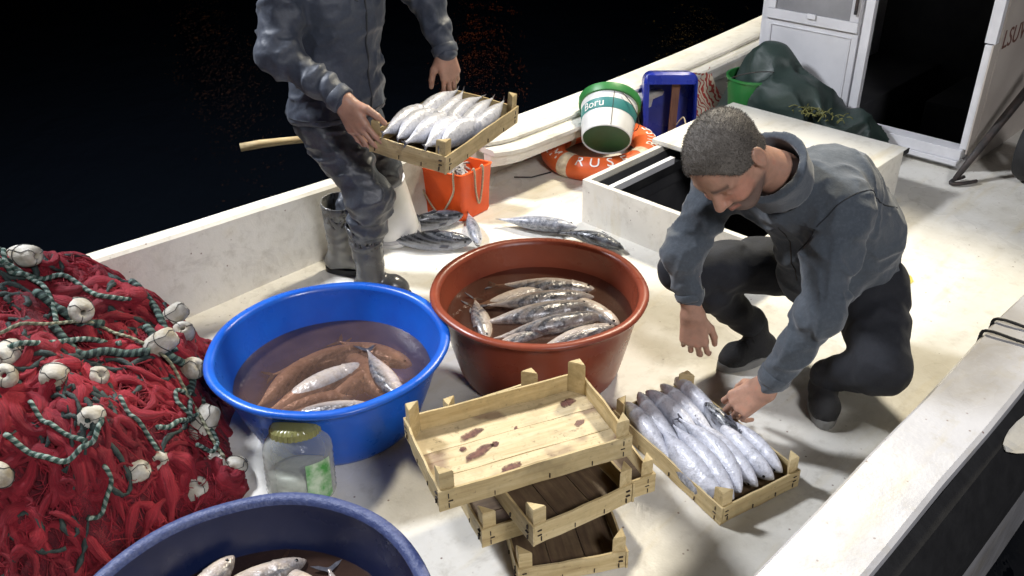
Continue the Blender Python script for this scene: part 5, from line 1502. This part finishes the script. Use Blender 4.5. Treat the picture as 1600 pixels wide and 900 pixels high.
# hidden trunk under the clothes joins them
def trunk(P): return U([cap(P,nk,upb,0.06,0.10), cap(P,upb,pel,0.10,0.11), cap(P,upb,shR,0.06,0.05), cap(P,upb,shL,0.06,0.05), cap(P,shR,elR,0.045,0.04), cap(P,shL,elL,0.045,0.04), cap(P,elR,wrR,0.036,0.026), cap(P,elL,wrL,0.036,0.026)], 0.04)
lo, hi = bbox([nk,pel,shR,shL,elR,elL,wrR,wrL], 0.12)
v3, f3 = mesh_sdf(trunk, lo, hi, 0.016, 0.03); parts.append((v3,f3,0))
allv = np.concatenate([p[0] for p in parts])
def beard(v, c):
    Q = hl(v.astype(np.float32)); ok = np.linalg.norm(Q,axis=1) < 0.2
    m = np.clip((-0.036-Q[:,2])/0.02,0,1)*np.clip((Q[:,0]+0.01)/0.02,0,1)*np.clip((0.118-np.abs(Q[:,1])*0-np.abs(Q[:,2]))/0.01,0,1)*ok
    lips = np.exp(-((Q[:,2]+0.064)/0.007)**2)*(np.abs(Q[:,1])<0.024)*(Q[:,0]>0.07)
    m = m*(1-lips)
    mus = np.exp(-((Q[:,2]+0.050)/0.007)**2)*(np.abs(Q[:,1])<0.03)*(Q[:,0]>0.07)*ok
    m = np.maximum(m, mus*0.8)
    k = 1-0.62*m[:,None]*np.array([1,0.9,0.8])
    br = np.exp(-((Q[:,2]-0.028)/0.006)**2)*(np.abs(np.abs(Q[:,1])-0.030)<0.022)*(Q[:,0]>0.055)*ok
    k = k*(1-0.75*br[:,None])
    k = k*np.where((lips*ok)[:,None]>0.4, np.array([1.0,0.72,0.72]), 1.0)
    ck = np.exp(-(((Q[:,2]+0.02)/0.03)**2+((np.abs(Q[:,1])-0.045)/0.03)**2))*(Q[:,0]>0.03)*ok
    k = k*(1+ck[:,None]*np.array([0.12,-0.10,-0.12]))
    return c*k
body = np_obj('body', parts, SKIN, color=tint_for(allv,[beard])); put(body, cr, CI)
v4, f4 = mesh_sdf(hr, hc-V(0.23,0.23,0.23), hc+V(0.23,0.23,0.23), 0.005, 0.02)
q4, g4 = hair_quills(v4, f4, hl, 14000, 0.007, 5, None)
put(np_obj('hair', [(v4,f4,0),(q4,g4,0)], HAIR), cr, CI)

# ================================================================== standing person
st = empty('person', (-0.65,3.30,0.0)); tag(st, 'standing person in slate jacket and grey rubber boots holding a crate of fish', 'person')
SI = Matrix.Translation((0.65,-3.30,0))
SF = nv((0.80,-0.60,0.0)); SL_ = np.cross((0,0,1.0), SF)
Bs = np.stack([SF,SL_,np.array([0,0,1.0])],1)
pv = V(-0.655,3.315,0.80); ch = V(-0.600,3.315,1.14); nS = V(-0.575,3.30,1.40)
sR = V(-0.740,3.200,1.325); eR = V(-0.790,3.085,1.065); wR = V(-0.568,2.975,0.935)
sL = V(-0.420,3.420,1.325); eL = V(-0.295,3.435,1.165); wL = V(-0.228,3.345,0.985)
hR = V(-0.705,3.245,0.76); kR = V(-0.535,3.135,0.485); aR_ = V(-0.580,3.205,0.10)
hL = V(-0.600,3.375,0.76); kL = V(-0.510,3.365,0.50); aL_ = V(-0.735,3.430,0.10)
def st_jacket(P):
    tor = U([ell(P,pv+V(0,0,0.0),(0.162,0.200,0.19),Bs), ell(P,(pv+ch)*0.5,(0.145,0.180,0.20),Bs), ell(P,ch+V(0,0,0.04),(0.145,0.190,0.20),Bs), cap(P,sR+V(0.02,0.02,0),sL-V(0.03,0.03,0),0.085,0.085)], 0.06)
    near = np.abs(tor) < 0.05; Q = P[near]
    hh = Q[:,2]
    w = np.sin(hh*46 + 4*vnoise(Q,6,4) + 2*(Q@SL_.astype(np.float32))*8)
    tor[near] -= (0.007*w*np.exp(-((hh-0.90)/0.12)**2)).astype(np.float32)
    a1 = smin(cap(P,sR,eR,0.084,0.070,(0.011,52,2,0.7,0.5)), cap(P,eR,wR,0.070,0.043,(0.010,60,3,0.3,0.6)), 0.03)
    a2 = smin(cap(P,sL,eL,0.080,0.064,(0.009,52,5,0.7,0.5)), cap(P,eL,wL,0.064,0.042,(0.008,60,6,0.4,0.6)), 0.03)
    d = smin(smin(tor, a1, 0.02), a2, 0.02)
    near = np.abs(d) < 0.035; Q = P[near]
    w3 = np.stack([vnoise(Q,5,2),vnoise(Q,5,9),vnoise(Q,5,17)],-1)*0.08
    rg = np.clip(1-np.abs(vnoise((Q+w3)*np.array([1,1,1.3],np.float32), 9, 13))*2.2,0,1)**2.2 + 0.6*np.clip(1-np.abs(vnoise((Q+w3)*np.array([1,1,1.5],np.float32), 15, 29))*2.2,0,1)**2
    d[near] -= (0.0080*(rg-0.35)).astype(np.float32)
    return smax(d, -(P[:,2]-0.765-0.02*vnoise(P,5,3)), 0.012)
lo, hi = bbox([pv,ch,nS,sR,sL,eR,eL,wR,wL], 0.19)
v, f = mesh_sdf(st_jacket, lo, hi, 0.0068, 0.03)
js = np_obj('jacket', [(relax(v,f,1,0.4),f,0)], SHELL); put(js, st, SI)
for (e, w, r_) in ((eR,wR,0.048),(eL,wL,0.046)):
    a = e*0.10+w*0.90; b = w+nv(w-e).astype(np.float32)*0.014
    mb = MB(); A = Vector([float(q) for q in a]); Bv = Vector([float(q) for q in b]); L = (Bv-A).length
    mb.lathe([(r_,0),(r_+0.003,0.004),(r_+0.001,L-0.006),(r_-0.004,L),(r_-0.010,L-0.004),(r_-0.010,0.0)], 28, M=Matrix.Translation(A) @ (Bv-A).normalized().to_track_quat('Z','Y').to_matrix().to_4x4(), wob=lambda a, z: 1+0.04*math.sin(2*a+1)+0.02*math.sin(5*a))
    put(mb.build('cuff', SHELL), js, Matrix.Identity(4))
zp = []
for k in range(12):
    z = 1.36-0.56*k/11
    p = trace(st_jacket, V(-0.61,3.315,z)+SF.astype(np.float32)*0.5, -SF); zp.append(Vector([float(x) for x in p]))
mb = MB(); mb.tube(zp, 0.0045, 6); put(mb.build('zip', pbr('zip_tape', (0.022,0.024,0.03),0.5)), js, Matrix.Identity(4))
seam_ring(st_jacket, sR, eR, 0.22, mat=SEAM, parent=js)
seam_ring(st_jacket, V(-0.655,3.315,0.9), V(-0.655,3.315,0.8), 1.0, mat=SEAM, parent=js)
def st_trousers(P):
    d = U([ell(P,V(-0.655,3.31,0.77),(0.120,0.160,0.13),Bs), cap(P,hR,kR,0.105,0.080,(0.009,44,1,0.75,0.5)), cap(P,kR,V(-0.572,3.19,0.325),0.080,0.070,(0.011,60,2,0.6,0.7))], 0.03)
    l = smin(cap(P,hL,kL,0.100,0.076,(0.008,44,5,0.7,0.5)), cap(P,kL,V(-0.67,3.41,0.32),0.076,0.060,(0.008,60,7,0.6,0.6)), 0.02)
    d = smin(d, l, 0.02)
    near = np.abs(d) < 0.03; Q = P[near]
    w3 = np.stack([vnoise(Q,5,2),vnoise(Q,5,9),vnoise(Q,5,17)],-1)*0.08
    rg = np.clip(1-np.abs(vnoise((Q+w3)*np.array([1,1,1.5],np.float32), 10, 8))*2.2,0,1)**2.2 + 0.6*np.clip(1-np.abs(vnoise((Q+w3)*np.array([1,1,1.6],np.float32), 17, 31))*2.2,0,1)**2
    d[near] -= (0.0095*(rg-0.35)).astype(np.float32)
    return d
lo, hi = bbox([hR,hL,kR,kL,V(-0.572,3.19,0.325),V(-0.67,3.41,0.32)], 0.15)
v, f = mesh_sdf(st_trousers, lo, hi, 0.0066, 0.03)
ts = np_obj('trousers', [(relax(v,f,1,0.4),f,0)], TROUSER); put(ts, st, SI)
def boot(top, ank, toe, mat):
    top, ank, toe = [np.asarray(q, np.float32) for q in (top,ank,toe)]
    flat = V(toe[0]-ank[0],toe[1]-ank[1],0); dr = nv(flat).astype(np.float32); heel = V(ank[0],ank[1],0.0) - dr*0.035
    up = V(0,0,1)
    def fn(P):
        leg = cap(P, ank, top+(top-ank)*0.25, 0.056, 0.080, (0.0022,95,4,0.3,0.6))
        d = U([leg, cap(P,heel+up*0.055,V(ank[0],ank[1],0.055)+dr*0.09,0.045,0.046), cap(P,V(ank[0],ank[1],0.052)+dr*0.09,V(toe[0],toe[1],0.045)-dr*0.04,0.046,0.040)], 0.03)
        ax = nv(top-ank).astype(np.float32); h = (P-top)@ax
        d = smax(d, h, 0.004)
        inner = cap(P, ank, top+(top-ank)*0.3, 0.050, 0.074)
        d = smax(d, -np.maximum(inner, -(h+0.10)), 0.003)
        return smax(d, -(P[:,2]-0.016), 0.004)
    lo, hi = bbox([top,ank,toe,heel], 0.10)
    v, f = mesh_sdf(fn, lo, hi, 0.0065, 0.02)
    b = np_obj('boot', [(relax(v,f,1,0.3),f,0)], mat); put(b, st, SI)
    mb = MB(); n = 28; out = []; sd = np.cross(dr,up); toe0 = V(toe[0],toe[1],0)
    for k in range(n):
        a = 2*PI*k/n; u = 0.5-0.5*math.cos(a); w = (0.042+0.012*math.sin(min(1,u*1.25)*PI*0.62))*math.sin(a)
        out.append(heel-dr*0.047+(toe0-heel+dr*0.055)*u+sd*w)
    mb.loft([[(float(p[0]),float(p[1]),z) for p in out] for z in (0.003,0.028)]); put(mb.build('sole', MAT['rubber'], angle=0.6), b, Matrix.Identity(4))
    return b
boot((-0.585,3.205,0.345), aR_, (-0.425,3.185,0), BOOT_DARK)
boot((-0.715,3.400,0.355), aL_, (-0.58,3.42,0), BOOT)
skS, hrS, hlS = head_parts(V(-0.535,3.27,1.545), nv((0.66,-0.50,-0.45)), nv((0.30,-0.22,0.92)), 1.0)
parts = []; hcS = V(-0.535,3.27,1.545)
v1, f1 = mesh_sdf(skS, hcS-V(0.2,0.2,0.24), hcS+V(0.2,0.2,0.18), 0.006, 0.02); parts.append((v1,f1,0))
HR2 = hand_caps(wR+V(0.006,-0.004,-0.008), (0.48,-0.30,-0.82), (-0.50,-0.78,0.10), True, [(6,16,22),(8,18,26),(9,20,28),(10,22,30)], [(0.62,0.62,-0.05),(0.92,0.30,-0.30),(0.95,0.05,-0.40)], 1.18, fore=eR*0.45+wR*0.55)
HL2 = hand_caps(wL, (0.16,-0.04,-0.98), (0.55,-0.72,0.10), False, [(14,24,30),(16,26,34),(18,28,36),(20,30,36)], [(0.70,0.60,-0.30),(0.92,0.25,-0.35),(0.95,0.05,-0.40)], 1.08, fore=eL*0.45+wL*0.55)
for Hh in (HR2, HL2):
    fn = hand_fn(Hh); lo, hi = hand_bounds(Hh)
    v2, f2 = mesh_sdf(fn, lo, hi, 0.0036, 0.015); parts.append((relax(v2,f2,1,0.3),f2,0))
def trunk2(P): return U([cap(P,nS,ch,0.06,0.11), cap(P,ch,pv,0.11,0.11), cap(P,ch,sR,0.06,0.05), cap(P,ch,sL,0.06,0.05), cap(P,sR,eR,0.045,0.04), cap(P,sL,eL,0.045,0.04), cap(P,eR,wR,0.036,0.026), cap(P,eL,wL,0.036,0.026)], 0.04)
lo, hi = bbox([nS,pv,sR,sL,eR,eL,wR,wL], 0.12)
v3, f3 = mesh_sdf(trunk2, lo, hi, 0.016, 0.03); parts.append((v3,f3,0))
allv = np.concatenate([p[0] for p in parts])
body2 = np_obj('body', parts, SKIN, color=np.ones((len(allv),3))); put(body2, st, SI)
v4, f4 = mesh_sdf(hrS, hcS-V(0.18,0.18,0.18), hcS+V(0.18,0.18,0.18), 0.007, 0.02)
put(np_obj('hair', [(v4,f4,0)], HAIR), st, SI)
